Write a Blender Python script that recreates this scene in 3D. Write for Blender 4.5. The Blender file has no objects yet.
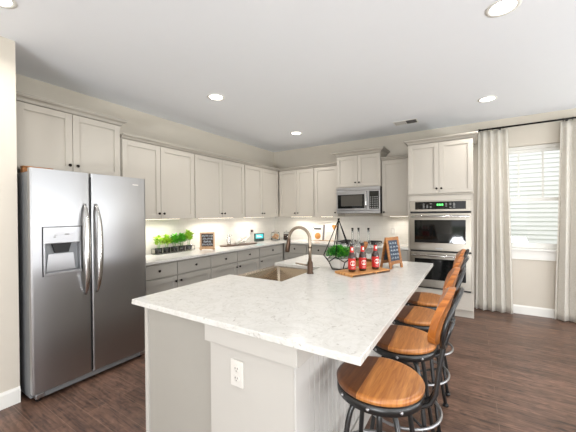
import bpy, bmesh, math, random
from mathutils import Vector, Matrix
random.seed(7)
PI = math.pi
SC = bpy.context.scene
COL = SC.collection

# ------------------------------------------------------------------ camera
cam_d = bpy.data.cameras.new('camera'); cam = bpy.data.objects.new('camera', cam_d); COL.objects.link(cam)
yaw, pitch, roll, fpx = 0.5595, -0.0049, -0.009, 293.4164
F = Vector((-math.sin(yaw)*math.cos(pitch), math.cos(yaw)*math.cos(pitch), math.sin(pitch)))
R_ = Vector((math.cos(yaw), math.sin(yaw), 0)); U_ = R_.cross(F)
R2 = math.cos(roll)*R_ + math.sin(roll)*U_; U2 = -math.sin(roll)*R_ + math.cos(roll)*U_
m = Matrix((R2, U2, -F)).transposed().to_4x4(); m.translation = Vector((3.6023, -5.2015, 1.4171))
cam.matrix_world = m
cam_d.sensor_width = 36; cam_d.lens = fpx/576*36; cam_d.clip_start = 0.05; cam_d.clip_end = 200
SC.camera = cam

# ------------------------------------------------------------------ world and exposure
w = bpy.data.worlds.new('world'); SC.world = w; w.use_nodes = True
bg = w.node_tree.nodes['Background']; bg.inputs[0].default_value = (0.98, 0.985, 1.0, 1); bg.inputs[1].default_value = 1.95
SC.view_settings.view_transform = 'Standard'; SC.view_settings.look = 'None'
SC.view_settings.gamma = 1; SC.view_settings.use_curve_mapping = False
SC.view_settings.exposure = 0.0
P_DOWN = 8      # recessed downlights, watts
P_UNDER = 2.0    # under-cabinet lights, watts
CEIL = 2.758
RX, RY = 7.6, -9.6      # far right and rear of the open-plan room

def opening_light(name, loc, rot, sx, sy, power, color=(0.95, 0.97, 1.0)):
    l = bpy.data.lights.new(name, 'AREA'); l.shape = 'RECTANGLE'; l.size = sx; l.size_y = sy
    l.energy = power; l.color = color
    o = bpy.data.objects.new(name, l); COL.objects.link(o); o.location = loc; o.rotation_euler = rot
    return o
# daylight entering by the openings of the room, plus an added low pair tilted up as ceiling fill
opening_light('rear_opening_daylight', (4.2, RY+0.02, 1.45), (PI/2+.1, 0, 0), 2.5, 1.9, 6)
opening_light('rear_ceiling_fill', (4.2, RY+0.12, .30), (PI/2+1.05, 0, 0), 2.5, .5, 320, (.93, .965, 1.0))  # added lamp, tilted up to brighten the ceiling; no patio is built
opening_light('right_opening_daylight', (RX-0.02, -3.95, 1.5), (PI/2+.1, 0, PI/2), 7.1, 1.7, 22)
opening_light('right_ceiling_fill', (RX-0.12, -3.95, .75), (PI/2+1.05, 0, PI/2), 7.1, .4, 245, (.93, .965, 1.0))  # second added fill lamp, aimed up at the ceiling from the right

# ------------------------------------------------------------------ materials
def s2l(c):
    return tuple(((v/255)/12.92 if v/255 <= 0.04045 else ((v/255+0.055)/1.055)**2.4) for v in c)
def mat(name, rgb, rough=0.5, metal=0.0, noise=0.0, nscale=8.0, spec=0.5, bump=0.0, bscale=60.0, emit=0.0, trans=0.0, coat=0.0, ior=1.45, alpha=1.0):
    mt = bpy.data.materials.new(name); mt.use_nodes = True
    nt = mt.node_tree; b = nt.nodes['Principled BSDF']
    c = s2l(rgb)
    b.inputs['Base Color'].default_value = (*c, 1); b.inputs['Roughness'].default_value = rough
    b.inputs['Metallic'].default_value = metal; b.inputs['Specular IOR Level'].default_value = spec
    b.inputs['Transmission Weight'].default_value = trans; b.inputs['IOR'].default_value = ior
    b.inputs['Coat Weight'].default_value = coat; b.inputs['Alpha'].default_value = alpha
    if emit:
        b.inputs['Emission Color'].default_value = (*c, 1); b.inputs['Emission Strength'].default_value = emit
    tc = nt.nodes.new('ShaderNodeTexCoord')
    if noise:
        n = nt.nodes.new('ShaderNodeTexNoise'); n.inputs['Scale'].default_value = nscale; n.inputs['Detail'].default_value = 4
        nt.links.new(tc.outputs['Object'], n.inputs['Vector'])
        mx = nt.nodes.new('ShaderNodeMix'); mx.data_type = 'RGBA'
        mx.inputs[6].default_value = (*[v*(1-noise) for v in c], 1); mx.inputs[7].default_value = (*[min(1, v*(1+noise)) for v in c], 1)
        nt.links.new(n.outputs['Fac'], mx.inputs[0]); nt.links.new(mx.outputs[2], b.inputs['Base Color'])
    if bump:
        n = nt.nodes.new('ShaderNodeTexNoise'); n.inputs['Scale'].default_value = bscale
        nt.links.new(tc.outputs['Object'], n.inputs['Vector'])
        bp = nt.nodes.new('ShaderNodeBump'); bp.inputs['Strength'].default_value = bump; bp.inputs['Distance'].default_value = 0.002
        nt.links.new(n.outputs['Fac'], bp.inputs['Height']); nt.links.new(bp.outputs[0], b.inputs['Normal'])
    return mt
M = {}
M['ceiling'] = mat('ceiling_paint', (238, 240, 243), 0.9, noise=.008)
M['wall'] = mat('wall_paint', (206, 198, 185), 0.85, noise=.015)
M['trim'] = mat('trim_white', (232, 230, 224), 0.45, noise=.01)
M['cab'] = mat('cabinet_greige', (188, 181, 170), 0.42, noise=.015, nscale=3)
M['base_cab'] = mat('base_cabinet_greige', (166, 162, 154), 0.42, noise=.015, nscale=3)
M['cab_in'] = mat('cabinet_reveal', (118, 110, 98), 0.7, noise=.02)
M['crown'] = mat('crown_shaded_paint', (172, 165, 154), 0.45, noise=.015)  # cabinet paint darkened, underside shade of the crowns put into the colour
M['island'] = mat('island_paint', (190, 186, 179), 0.5, noise=.012, nscale=2)
M['beadboard'] = mat('beadboard_paint', (200, 197, 192), 0.35, noise=.03, nscale=3)
M['knob'] = mat('dark_bronze', (38, 32, 28), 0.35, metal=.8, noise=.1)
M['black'] = mat('black_plastic', (22, 22, 23), 0.4, noise=.1)
M['blackmetal'] = mat('blackened_steel', (72, 72, 72), 0.36, metal=.85, noise=.2, nscale=20)
M['ringsteel'] = mat('worn_steel', (170, 170, 172), 0.3, metal=.9, noise=.15, nscale=20)
M['rod'] = mat('black_iron', (24, 22, 21), 0.4, metal=.6, noise=.1)
M['chrome'] = mat('polished_steel', (205, 203, 200), 0.18, metal=1, noise=.03)
M['bronze'] = mat('oil_rubbed_bronze', (150, 136, 120), 0.3, metal=.9, noise=.2, nscale=12)
M['bronze_dark'] = mat('oil_rubbed_bronze_dark', (92, 74, 62), 0.32, metal=.85, noise=.25, nscale=15)
M['darkglass'] = mat('oven_glass', (10, 12, 12), 0.05, spec=.5, noise=.05)
M['glass'] = mat('clear_glass', (250, 252, 252), 0.02, trans=1.0, ior=1.3, noise=.005)
M['plate'] = mat('outlet_plastic', (216, 212, 205), 0.35, noise=.01)
M['slot'] = mat('outlet_slot', (60, 56, 52), 0.6, noise=.05)
M['splash'] = None
M['amber'] = mat('amber_glass', (58, 26, 12), 0.08, spec=.7, coat=.5, noise=.15, nscale=10)
M['red'] = mat('red_label', (206, 48, 44), 0.5, noise=.05, nscale=12)
M['white_ink'] = mat('white_ink', (244, 240, 232), 0.6, noise=.02)
M['chalkboard'] = mat('chalkboard_slate', (62, 74, 90), 0.75, noise=.25, nscale=18)
M['chalk'] = mat('chalk_white', (196, 206, 214), 0.9, noise=.03)
M['ceramic'] = mat('white_ceramic', (232, 230, 224), 0.3, noise=.01)
M['soil'] = mat('potting_soil', (58, 42, 32), 0.95, noise=.4, nscale=60)
M['leaf'] = mat('leaf_green', (92, 176, 48), 0.5, noise=.35, nscale=14)
M['leaf_dark'] = mat('leaf_deep_green', (46, 132, 42), 0.5, noise=.45, nscale=18)
M['leaf_lime'] = mat('leaf_lime', (172, 210, 66), 0.5, noise=.3, nscale=14)
M['paper'] = mat('paper_white', (240, 236, 228), 0.7, noise=.02)
M['ink'] = mat('print_black', (40, 38, 38), 0.7, noise=.05)
M['biscuit'] = mat('biscuit_orange', (214, 150, 78), 0.7, noise=.25, nscale=40)
M['cookie'] = mat('cookie_peach', (222, 176, 134), 0.8, noise=.2, nscale=30)
M['coffee'] = mat('coffee_beans', (66, 46, 36), 0.7, noise=.5, nscale=80)
M['teal'] = mat('teal_screen', (70, 190, 196), 0.2, emit=.55, noise=.0)
M['screenwhite'] = mat('screen_text', (225, 245, 246), 0.3, emit=.6)
M['darkgreen'] = mat('dark_green_plastic', (26, 62, 52), 0.35, noise=.1)
M['digit'] = mat('clock_digits', (90, 235, 110), 0.4, emit=2.0)
M['icon'] = mat('control_print', (150, 150, 148), 0.5, noise=.05)
M['lamp'] = mat('lamp_diffuser', (255, 250, 240), 0.5, emit=9.0)
M['strip'] = mat('strip_diffuser', (255, 244, 225), 0.5, emit=4.0)
M['ventgrey'] = mat('vent_shadow', (96, 94, 92), 0.7, noise=.05)
M['napkin'] = mat('napkin_linen', (222, 218, 210), 0.85, noise=.08, nscale=30)
M['galv'] = mat('fridge_side_grey', (136, 138, 140), 0.45, metal=.5, noise=.05)
M['rubber'] = mat('gasket', (40, 40, 42), 0.7, noise=.05)
M['grass'] = mat('lawn', (110, 128, 80), 0.95, noise=.3, nscale=3)

def wood(name, dark, light, scale=(2, 30, 2), rough=0.4, coat=0.0):
    mt = bpy.data.materials.new(name); mt.use_nodes = True; nt = mt.node_tree; b = nt.nodes['Principled BSDF']
    b.inputs['Roughness'].default_value = rough; b.inputs['Coat Weight'].default_value = coat
    tc = nt.nodes.new('ShaderNodeTexCoord'); mp = nt.nodes.new('ShaderNodeMapping'); mp.inputs['Scale'].default_value = scale
    n = nt.nodes.new('ShaderNodeTexNoise'); n.inputs['Scale'].default_value = 3; n.inputs['Detail'].default_value = 6; n.inputs['Distortion'].default_value = .6
    cr = nt.nodes.new('ShaderNodeValToRGB'); cr.color_ramp.elements[0].position = .3; cr.color_ramp.elements[1].position = .7
    cr.color_ramp.elements[0].color = (*s2l(dark), 1); cr.color_ramp.elements[1].color = (*s2l(light), 1)
    nt.links.new(tc.outputs['Object'], mp.inputs[0]); nt.links.new(mp.outputs[0], n.inputs['Vector'])
    nt.links.new(n.outputs['Fac'], cr.inputs[0]); nt.links.new(cr.outputs[0], b.inputs['Base Color'])
    return mt
M['board'] = wood('acacia_board', (166, 102, 50), (232, 176, 110), (4, 22, 4))
M['signwood'] = wood('sign_wood', (124, 76, 36), (178, 118, 60), (6, 6, 24))
M['palewood'] = wood('pale_wood', (168, 128, 92), (206, 170, 132), (6, 6, 24))
M['cratewood'] = wood('crate_wood', (170, 108, 54), (212, 150, 88), (20, 4, 4))
M['darkwood'] = wood('dark_tray_wood', (62, 42, 30), (104, 74, 52), (4, 20, 4))
M['backwood'] = wood('backrest_wood', (146, 80, 28), (194, 118, 46), (3, 24, 3), rough=.3, coat=.3)

def seat_wood():
    mt = bpy.data.materials.new('seat_planks'); mt.use_nodes = True; nt = mt.node_tree; b = nt.nodes['Principled BSDF']
    b.inputs['Roughness'].default_value = .36; b.inputs['Coat Weight'].default_value = .25; b.inputs['Coat Roughness'].default_value = .25
    tc = nt.nodes.new('ShaderNodeTexCoord'); mp = nt.nodes.new('ShaderNodeMapping'); mp.inputs['Scale'].default_value = (24, 2, 2)
    n = nt.nodes.new('ShaderNodeTexNoise'); n.inputs['Scale'].default_value = 3; n.inputs['Detail'].default_value = 6; n.inputs['Distortion'].default_value = .8
    cr = nt.nodes.new('ShaderNodeValToRGB'); cr.color_ramp.elements[0].position = .3; cr.color_ramp.elements[1].position = .72
    cr.color_ramp.elements[0].color = (*s2l((156, 92, 42)), 1); cr.color_ramp.elements[1].color = (*s2l((204, 138, 72)), 1)
    sx = nt.nodes.new('ShaderNodeSeparateXYZ'); mpl = nt.nodes.new('ShaderNodeValToRGB')
    mpl.color_ramp.interpolation = 'CONSTANT'                      # the planks of the seat differ in stain
    e = mpl.color_ramp.elements; e[0].position = 0; e[0].color = (.20, .16, .15, 1); e[1].position = .33; e[1].color = (.34, .27, .22, 1)
    for p, v in ((.455, (1, 1, 1, 1)), (.62, (.93, .92, .9, 1))):
        q = e.new(p); q.color = v
    ad = nt.nodes.new('ShaderNodeMath'); ad.operation = 'ADD'; ad.inputs[1].default_value = .5
    mx = nt.nodes.new('ShaderNodeMix'); mx.data_type = 'RGBA'; mx.blend_type = 'MULTIPLY'; mx.inputs[0].default_value = 1
    L = nt.links.new
    L(tc.outputs['Object'], mp.inputs[0]); L(mp.outputs[0], n.inputs['Vector']); L(n.outputs['Fac'], cr.inputs[0])
    L(tc.outputs['Object'], sx.inputs[0]); L(sx.outputs[0], ad.inputs[0]); L(ad.outputs[0], mpl.inputs[0])
    L(cr.outputs[0], mx.inputs[6]); L(mpl.outputs[0], mx.inputs[7]); L(mx.outputs[2], b.inputs['Base Color'])
    return mt
M['seat'] = seat_wood()

def floor_mat():
    mt = bpy.data.materials.new('floor_planks'); mt.use_nodes = True; nt = mt.node_tree; b = nt.nodes['Principled BSDF']; L = nt.links.new
    tc = nt.nodes.new('ShaderNodeTexCoord')
    br = nt.nodes.new('ShaderNodeTexBrick'); br.offset = .37; br.offset_frequency = 2
    br.inputs['Scale'].default_value = 1; br.inputs['Brick Width'].default_value = 1.25; br.inputs['Row Height'].default_value = .127
    br.inputs['Mortar Size'].default_value = .0016; br.inputs['Mortar Smooth'].default_value = .3; br.inputs['Bias'].default_value = 0
    br.inputs['Color1'].default_value = (0, 0, 0, 1); br.inputs['Color2'].default_value = (1, 1, 1, 1); br.inputs['Mortar'].default_value = (.5, .5, .5, 1)
    mp = nt.nodes.new('ShaderNodeMapping'); mp.inputs['Scale'].default_value = (2.2, 26, 1)
    n = nt.nodes.new('ShaderNodeTexNoise'); n.inputs['Scale'].default_value = 1.6; n.inputs['Detail'].default_value = 7; n.inputs['Distortion'].default_value = 1.2
    n2 = nt.nodes.new('ShaderNodeTexNoise'); n2.inputs['Scale'].default_value = 9; n2.inputs['Detail'].default_value = 5; n2.inputs['Distortion'].default_value = 1.5
    mp2 = nt.nodes.new('ShaderNodeMapping'); mp2.inputs['Scale'].default_value = (1, 2.2, 1)
    cr = nt.nodes.new('ShaderNodeValToRGB'); cr.color_ramp.elements[0].position = .34; cr.color_ramp.elements[1].position = .68
    cr.color_ramp.elements[0].color = (*s2l((60, 43, 35)), 1); cr.color_ramp.elements[1].color = (*s2l((134, 103, 87)), 1)
    pl = nt.nodes.new('ShaderNodeMix'); pl.data_type = 'RGBA'; pl.inputs[6].default_value = (.78, .76, .74, 1); pl.inputs[7].default_value = (1.18, 1.16, 1.14, 1)
    m1 = nt.nodes.new('ShaderNodeMix'); m1.data_type = 'RGBA'; m1.blend_type = 'MULTIPLY'; m1.inputs[0].default_value = 1
    ad = nt.nodes.new('ShaderNodeMath'); ad.operation = 'MULTIPLY_ADD'; ad.inputs[1].default_value = .45
    m2 = nt.nodes.new('ShaderNodeMix'); m2.data_type = 'RGBA'; m2.inputs[7].default_value = (*s2l((150, 122, 102)), 1)
    L(tc.outputs['Object'], br.inputs['Vector']); L(tc.outputs['Object'], mp.inputs[0]); L(mp.outputs[0], n.inputs['Vector'])
    L(tc.outputs['Object'], mp2.inputs[0]); L(mp2.outputs[0], n2.inputs['Vector'])
    L(n2.outputs['Fac'], ad.inputs[0]); 
    ms = nt.nodes.new('ShaderNodeMath'); ms.operation = 'MULTIPLY'; ms.inputs[1].default_value = .55
    L(n.outputs['Fac'], ms.inputs[0]); L(ms.outputs[0], ad.inputs[2])
    L(ad.outputs[0], cr.inputs[0]); L(br.outputs['Color'], pl.inputs[0])
    L(cr.outputs[0], m1.inputs[6]); L(pl.outputs[2], m1.inputs[7])
    mf = nt.nodes.new('ShaderNodeMath'); mf.operation = 'MULTIPLY'; mf.inputs[1].default_value = .6
    L(br.outputs['Fac'], mf.inputs[0]); L(mf.outputs[0], m2.inputs[0]); L(m1.outputs[2], m2.inputs[6]); L(m2.outputs[2], b.inputs['Base Color'])
    mr = nt.nodes.new('ShaderNodeMapRange'); mr.inputs[3].default_value = .26; mr.inputs[4].default_value = .46
    L(n2.outputs['Fac'], mr.inputs[0]); L(mr.outputs[0], b.inputs['Roughness'])
    bp = nt.nodes.new('ShaderNodeBump'); bp.inputs['Strength'].default_value = .25; bp.inputs['Distance'].default_value = .004
    L(ad.outputs[0], bp.inputs['Height']); L(bp.outputs[0], b.inputs['Normal'])
    return mt
M['floor'] = floor_mat()

def quartz():
    mt = bpy.data.materials.new('white_quartz'); mt.use_nodes = True; nt = mt.node_tree; b = nt.nodes['Principled BSDF']; L = nt.links.new
    b.inputs['Roughness'].default_value = .16
    tc = nt.nodes.new('ShaderNodeTexCoord')
    n = nt.nodes.new('ShaderNodeTexNoise'); n.inputs['Scale'].default_value = 34; n.inputs['Detail'].default_value = 5; n.inputs['Distortion'].default_value = 1.8
    cr = nt.nodes.new('ShaderNodeValToRGB'); e = cr.color_ramp.elements
    e[0].position = .27; e[0].color = (*s2l((180, 175, 167)), 1); e[1].position = .38; e[1].color = (*s2l((214, 212, 207)), 1)
    q = e.new(.8); q.color = (*s2l((222, 220, 215)), 1)
    n2 = nt.nodes.new('ShaderNodeTexNoise'); n2.inputs['Scale'].default_value = 5; n2.inputs['Detail'].default_value = 6; n2.inputs['Distortion'].default_value = 2
    c2 = nt.nodes.new('ShaderNodeValToRGB'); f = c2.color_ramp.elements
    f[0].position = .44; f[0].color = (1, 1, 1, 1); f[1].position = .56; f[1].color = (1, 1, 1, 1); g = f.new(.5); g.color = (.93, .925, .915, 1)
    mx = nt.nodes.new('ShaderNodeMix'); mx.data_type = 'RGBA'; mx.blend_type = 'MULTIPLY'; mx.inputs[0].default_value = 1
    L(tc.outputs['Object'], n.inputs['Vector']); L(tc.outputs['Object'], n2.inputs['Vector']); L(n.outputs['Fac'], cr.inputs[0]); L(n2.outputs['Fac'], c2.inputs[0])
    L(cr.outputs[0], mx.inputs[6]); L(c2.outputs[0], mx.inputs[7]); L(mx.outputs[2], b.inputs['Base Color'])
    return mt
M['quartz'] = quartz()

def steel(name, rgb, rough, vertical=True, aniso=.0):
    mt = bpy.data.materials.new(name); mt.use_nodes = True; nt = mt.node_tree; b = nt.nodes['Principled BSDF']; L = nt.links.new
    b.inputs['Metallic'].default_value = 1; b.inputs['Base Color'].default_value = (*s2l(rgb), 1)
    tc = nt.nodes.new('ShaderNodeTexCoord'); mp = nt.nodes.new('ShaderNodeMapping'); mp.inputs['Scale'].default_value = (3, 3, 300) if vertical else (3, 3, 300)
    n = nt.nodes.new('ShaderNodeTexNoise'); n.inputs['Scale'].default_value = 1; n.inputs['Detail'].default_value = 3
    mr = nt.nodes.new('ShaderNodeMapRange'); mr.inputs[3].default_value = rough*.85; mr.inputs[4].default_value = rough*1.2
    L(tc.outputs['Object'], mp.inputs[0]); L(mp.outputs[0], n.inputs['Vector']); L(n.outputs['Fac'], mr.inputs[0]); L(mr.outputs[0], b.inputs['Roughness'])
    return mt
M['steel'] = steel('stainless_brushed', (178, 178, 180), .3)
M['steel_oven'] = steel('stainless_warm', (150, 144, 134), .34)
M['steel_sink'] = steel('stainless_sink', (158, 144, 126), .22)

def tile():
    mt = bpy.data.materials.new('backsplash_tile'); mt.use_nodes = True; nt = mt.node_tree; b = nt.nodes['Principled BSDF']; L = nt.links.new
    b.inputs['Roughness'].default_value = .25
    tc = nt.nodes.new('ShaderNodeTexCoord'); sx = nt.nodes.new('ShaderNodeSeparateXYZ'); cx = nt.nodes.new('ShaderNodeCombineXYZ'); ad = nt.nodes.new('ShaderNodeMath')
    L(tc.outputs['Object'], sx.inputs[0]); L(sx.outputs[0], ad.inputs[0]); L(sx.outputs[1], ad.inputs[1]); L(ad.outputs[0], cx.inputs[0]); L(sx.outputs[2], cx.inputs[1])
    br = nt.nodes.new('ShaderNodeTexBrick'); br.inputs['Scale'].default_value = 1; br.inputs['Brick Width'].default_value = .152; br.inputs['Row Height'].default_value = .076
    br.inputs['Mortar Size'].default_value = .0015
    br.inputs['Color1'].default_value = (*s2l((236, 232, 224)), 1); br.inputs['Color2'].default_value = (*s2l((232, 228, 220)), 1); br.inputs['Mortar'].default_value = (*s2l((222, 217, 208)), 1)
    L(cx.outputs[0], br.inputs['Vector']); L(br.outputs['Color'], b.inputs['Base Color'])
    return mt
M['splash'] = tile()

def linen():
    mt = bpy.data.materials.new('curtain_linen'); mt.use_nodes = True; nt = mt.node_tree; b = nt.nodes['Principled BSDF']; L = nt.links.new
    out = nt.nodes['Material Output']
    tc = nt.nodes.new('ShaderNodeTexCoord'); n = nt.nodes.new('ShaderNodeTexNoise'); mp = nt.nodes.new('ShaderNodeMapping'); mp.inputs['Scale'].default_value = (60, 60, 220)
    n.inputs['Scale'].default_value = 1; n.inputs['Detail'].default_value = 3
    cr = nt.nodes.new('ShaderNodeValToRGB'); cr.color_ramp.elements[0].color = (*s2l((222, 216, 204)), 1); cr.color_ramp.elements[1].color = (*s2l((236, 232, 224)), 1)
    cr.color_ramp.elements[0].position = .3; cr.color_ramp.elements[1].position = .65
    L(tc.outputs['Object'], mp.inputs[0]); L(mp.outputs[0], n.inputs['Vector']); L(n.outputs['Fac'], cr.inputs[0]); L(cr.outputs[0], b.inputs['Base Color'])
    b.inputs['Roughness'].default_value = .9
    tr = nt.nodes.new('ShaderNodeBsdfTranslucent'); L(cr.outputs[0], tr.inputs[0]); ms = nt.nodes.new('ShaderNodeMixShader'); ms.inputs[0].default_value = .3
    L(b.outputs[0], ms.inputs[1]); L(tr.outputs[0], ms.inputs[2]); L(ms.outputs[0], out.inputs['Surface'])
    return mt
M['linen'] = linen()
def thin_glass():
    mt = bpy.data.materials.new('window_glass'); mt.use_nodes = True; nt = mt.node_tree; L = nt.links.new
    nt.nodes.remove(nt.nodes['Principled BSDF']); out = nt.nodes['Material Output']
    t = nt.nodes.new('ShaderNodeBsdfTransparent'); g = nt.nodes.new('ShaderNodeBsdfGlossy'); g.inputs['Roughness'].default_value = .02
    lw = nt.nodes.new('ShaderNodeFresnel'); lw.inputs[0].default_value = 1.35; ms = nt.nodes.new('ShaderNodeMixShader')
    L(lw.outputs[0], ms.inputs[0]); L(t.outputs[0], ms.inputs[1]); L(g.outputs[0], ms.inputs[2]); L(ms.outputs[0], out.inputs['Surface'])
    return mt
M['pane'] = thin_glass()
M['siding'] = mat('white_siding', (238, 238, 238), 0.6, noise=.01)
M['roofgrey'] = mat('siding_roof', (120, 116, 112), 0.8, noise=.1)  # plain grey of the house roof

# ------------------------------------------------------------------ mesh helpers
class MB:
    def __init__(s): s.bm = bmesh.new()
    def box(s, x0, x1, y0, y1, z0, z1, bev=0.0, rot=None, piv=None):
        if x0 > x1: x0, x1 = x1, x0
        if y0 > y1: y0, y1 = y1, y0
        if z0 > z1: z0, z1 = z1, z0
        r = bmesh.ops.create_cube(s.bm, size=1.0); vs = r['verts']
        for v in vs:
            v.co = Vector(((x0+x1)/2 + v.co.x*(x1-x0), (y0+y1)/2 + v.co.y*(y1-y0), (z0+z1)/2 + v.co.z*(z1-z0)))
        if bev > 0:
            es = list({e for v in vs for e in v.link_edges})
            b = bmesh.ops.bevel(s.bm, geom=es, offset=bev, segments=2, affect='EDGES', profile=.5)
            vs = list({v for f in b['faces'] for v in f.verts} | {v for v in vs if v.is_valid})
        if rot is not None:
            bmesh.ops.rotate(s.bm, verts=vs, cent=piv or Vector((0, 0, 0)), matrix=rot)
        return s
    def lathe(s, prof, c=(0, 0, 0), n=24, axis='Z', cap=True, mtx=None):
        rings = []
        for r, z in prof:
            ring = []
            for k in range(n):
                a = 2*PI*k/n; p = Vector((r*math.cos(a), r*math.sin(a), z))
                if axis == 'X': p = Vector((p.z, p.x, p.y))
                elif axis == 'Y': p = Vector((p.x, p.z, p.y))
                if mtx is not None: p = mtx @ p
                ring.append(s.bm.verts.new(p + Vector(c)))
            rings.append(ring)
        fs = []
        for a, b in zip(rings, rings[1:]):
            for k in range(n):
                fs.append(s.bm.faces.new((a[k], a[(k+1) % n], b[(k+1) % n], b[k])))
        if cap:
            if prof[0][0] > 1e-6: fs.append(s.bm.faces.new(rings[0][::-1]))
            if prof[-1][0] > 1e-6: fs.append(s.bm.faces.new(rings[-1]))
        for f in fs: f.smooth = True
        return s
    def cyl(s, c, r, h, n=20, axis='Z', r2=None):
        return s.lathe([(r, 0), (r2 if r2 is not None else r, h)], c, n, axis)
    def tube(s, pts, r, n=10, closed=False, flat=None):
        pts = [Vector(p) for p in pts]; N = len(pts); rings = []; prev = None
        for i, p in enumerate(pts):
            if closed: t = pts[(i+1) % N] - pts[i-1]
            else: t = pts[min(i+1, N-1)] - pts[max(i-1, 0)]
            t.normalize()
            if prev is None:
                u = t.orthogonal().normalized()
                if flat is not None:
                    u = Vector(flat) - t*Vector(flat).dot(t); u.normalize()
            else:
                u = prev - t*prev.dot(t); u.normalize()
            prev = u; v = t.cross(u); rr = r[i] if isinstance(r, (list, tuple)) and not isinstance(r[0], tuple) else r
            ru, rv = (rr if not isinstance(rr, tuple) else rr)if isinstance(rr, tuple) else (rr, rr)
            rings.append([s.bm.verts.new(p + u*ru*math.cos(2*PI*k/n) + v*rv*math.sin(2*PI*k/n)) for k in range(n)])
        pr = list(zip(rings, rings[1:])) + ([(rings[-1], rings[0])] if closed else [])
        for a, b in pr:
            for k in range(n):
                f = s.bm.faces.new((a[k], a[(k+1) % n], b[(k+1) % n], b[k])); f.smooth = True
        if not closed:
            s.bm.faces.new(rings[0][::-1]); s.bm.faces.new(rings[-1])
        return s
    def prism(s, poly, z0, z1, axis='Z'):
        def P(a, b, z):
            return Vector((a, b, z)) if axis == 'Z' else (Vector((z, a, b)) if axis == 'X' else Vector((a, z, b)))
        lo = [s.bm.verts.new(P(a, b, z0)) for a, b in poly]; hi = [s.bm.verts.new(P(a, b, z1)) for a, b in poly]; n = len(poly)
        s.bm.faces.new(lo[::-1]); s.bm.faces.new(hi)
        for k in range(n): s.bm.faces.new((lo[k], lo[(k+1) % n], hi[(k+1) % n], hi[k]))
        return s
    def quad(s, a, b, c, d):
        s.bm.faces.new([s.bm.verts.new(Vector(p)) for p in (a, b, c, d)]); return s
    def sphere(s, c, r, sc=(1, 1, 1), n=12):
        rr = bmesh.ops.create_uvsphere(s.bm, u_segments=n, v_segments=max(6, n*2//3), radius=r)
        for v in rr['verts']: v.co = Vector((v.co.x*sc[0], v.co.y*sc[1], v.co.z*sc[2])) + Vector(c)
        for v in rr['verts']:
            for f in v.link_faces: f.smooth = True
        return s
    def build(s, name, material, parent=None, bevel=0.0, solid=0.0):
        bmesh.ops.recalc_face_normals(s.bm, faces=s.bm.faces)
        me = bpy.data.meshes.new(name); s.bm.to_mesh(me); s.bm.free()
        me.materials.append(material)
        o = bpy.data.objects.new(name, me); COL.objects.link(o)
        if parent: o.parent = parent
        if solid:
            md = o.modifiers.new('solid', 'SOLIDIFY'); md.thickness = solid; md.offset = 0
        if bevel:
            md = o.modifiers.new('bevel', 'BEVEL'); md.width = bevel; md.segments = 2; md.limit_method = 'ANGLE'; md.angle_limit = math.radians(50)
        return o
def tag(o, label, cat, group=None):
    o['label'] = label; o['category'] = cat
    if group: o['group'] = group
    return o
def thing(name, label, cat, loc=(0, 0, 0), rz=0.0, group=None):
    o = bpy.data.objects.new(name, None); COL.objects.link(o); o.empty_display_size = .1
    o.location = loc; o.rotation_euler = (0, 0, rz)
    return tag(o, label, cat, group)
def struct(o): o['kind'] = 'structure'; return o
def copy_tree(o, parent=None):
    c = o.copy(); COL.objects.link(c); c.parent = parent
    for ch in [x for x in COL.objects if x.parent == o]: copy_tree(ch, c)
    return c

# ------------------------------------------------------------------ the room
FXW = 0.654   # face of the near left wall; the fridge stands in the recess behind its corner
WY = -4.396
struct(MB().box(-.15, RX+.15, RY-.15, .16, -.12, 0).build('floor', M['floor']))
struct(MB().box(-.15, RX+.15, RY-.15, .16, CEIL, CEIL+.12).build('ceiling', M['ceiling']))
struct(MB().box(-.15, 0, WY, 0, 0, CEIL).build('wall_left', M['wall']))
struct(MB().box(-.15, FXW, RY, WY, 0, CEIL).build('wall_front_left', M['wall']))
WX0, WX1, WZ0, WZ1 = 3.905, 4.70, .915, 2.345
b = MB().box(-.15, WX0, 0, .16, 0, CEIL).box(WX1, RX+.15, 0, .16, 0, CEIL).box(WX0, WX1, 0, .16, 0, WZ0).box(WX0, WX1, 0, .16, WZ1, CEIL)
struct(b.build('wall_back', M['wall']))
b = MB().box(RX, RX+.15, -.4, 0, 0, CEIL).box(RX, RX+.15, RY, -7.5, 0, CEIL).box(RX, RX+.15, -7.5, -.4, 0, .55).box(RX, RX+.15, -7.5, -.4, 2.35, CEIL)
struct(b.build('wall_right', M['wall']))
b = MB().box(-.15, 2.9, RY-.15, RY, 0, CEIL).box(5.5, RX+.15, RY-.15, RY, 0, CEIL).box(2.9, 5.5, RY-.15, RY, 2.4, CEIL)
struct(b.build('wall_rear', M['wall']))
def base_prof(d=.014, h=.12): return [(0, 0), (d, 0), (d, h-.02), (d*.4, h), (0, h)]
b = MB().prism([(-a if False else FXW + a, z) for a, z in base_prof()], RY, WY+.0, 'Y')
struct(b.build('baseboard_left', M['trim']))
b = MB().prism([(-a, z) for a, z in base_prof()], 3.64, RX, 'X')
struct(b.build('baseboard_back', M['trim']))
struct(MB().prism([(RX-a, z) for a, z in base_prof()], -7.5, -.02, 'Y').build('baseboard_right', M['trim']))
# backsplash tile
struct(MB().box(.0005, .008, -3.45, -.0005, .914, 1.3735).build('trim_1', M['splash']))
struct(MB().box(.008, 2.815, -.008, -.0005, .914, 1.3735).build('trim_2', M['splash']))
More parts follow.
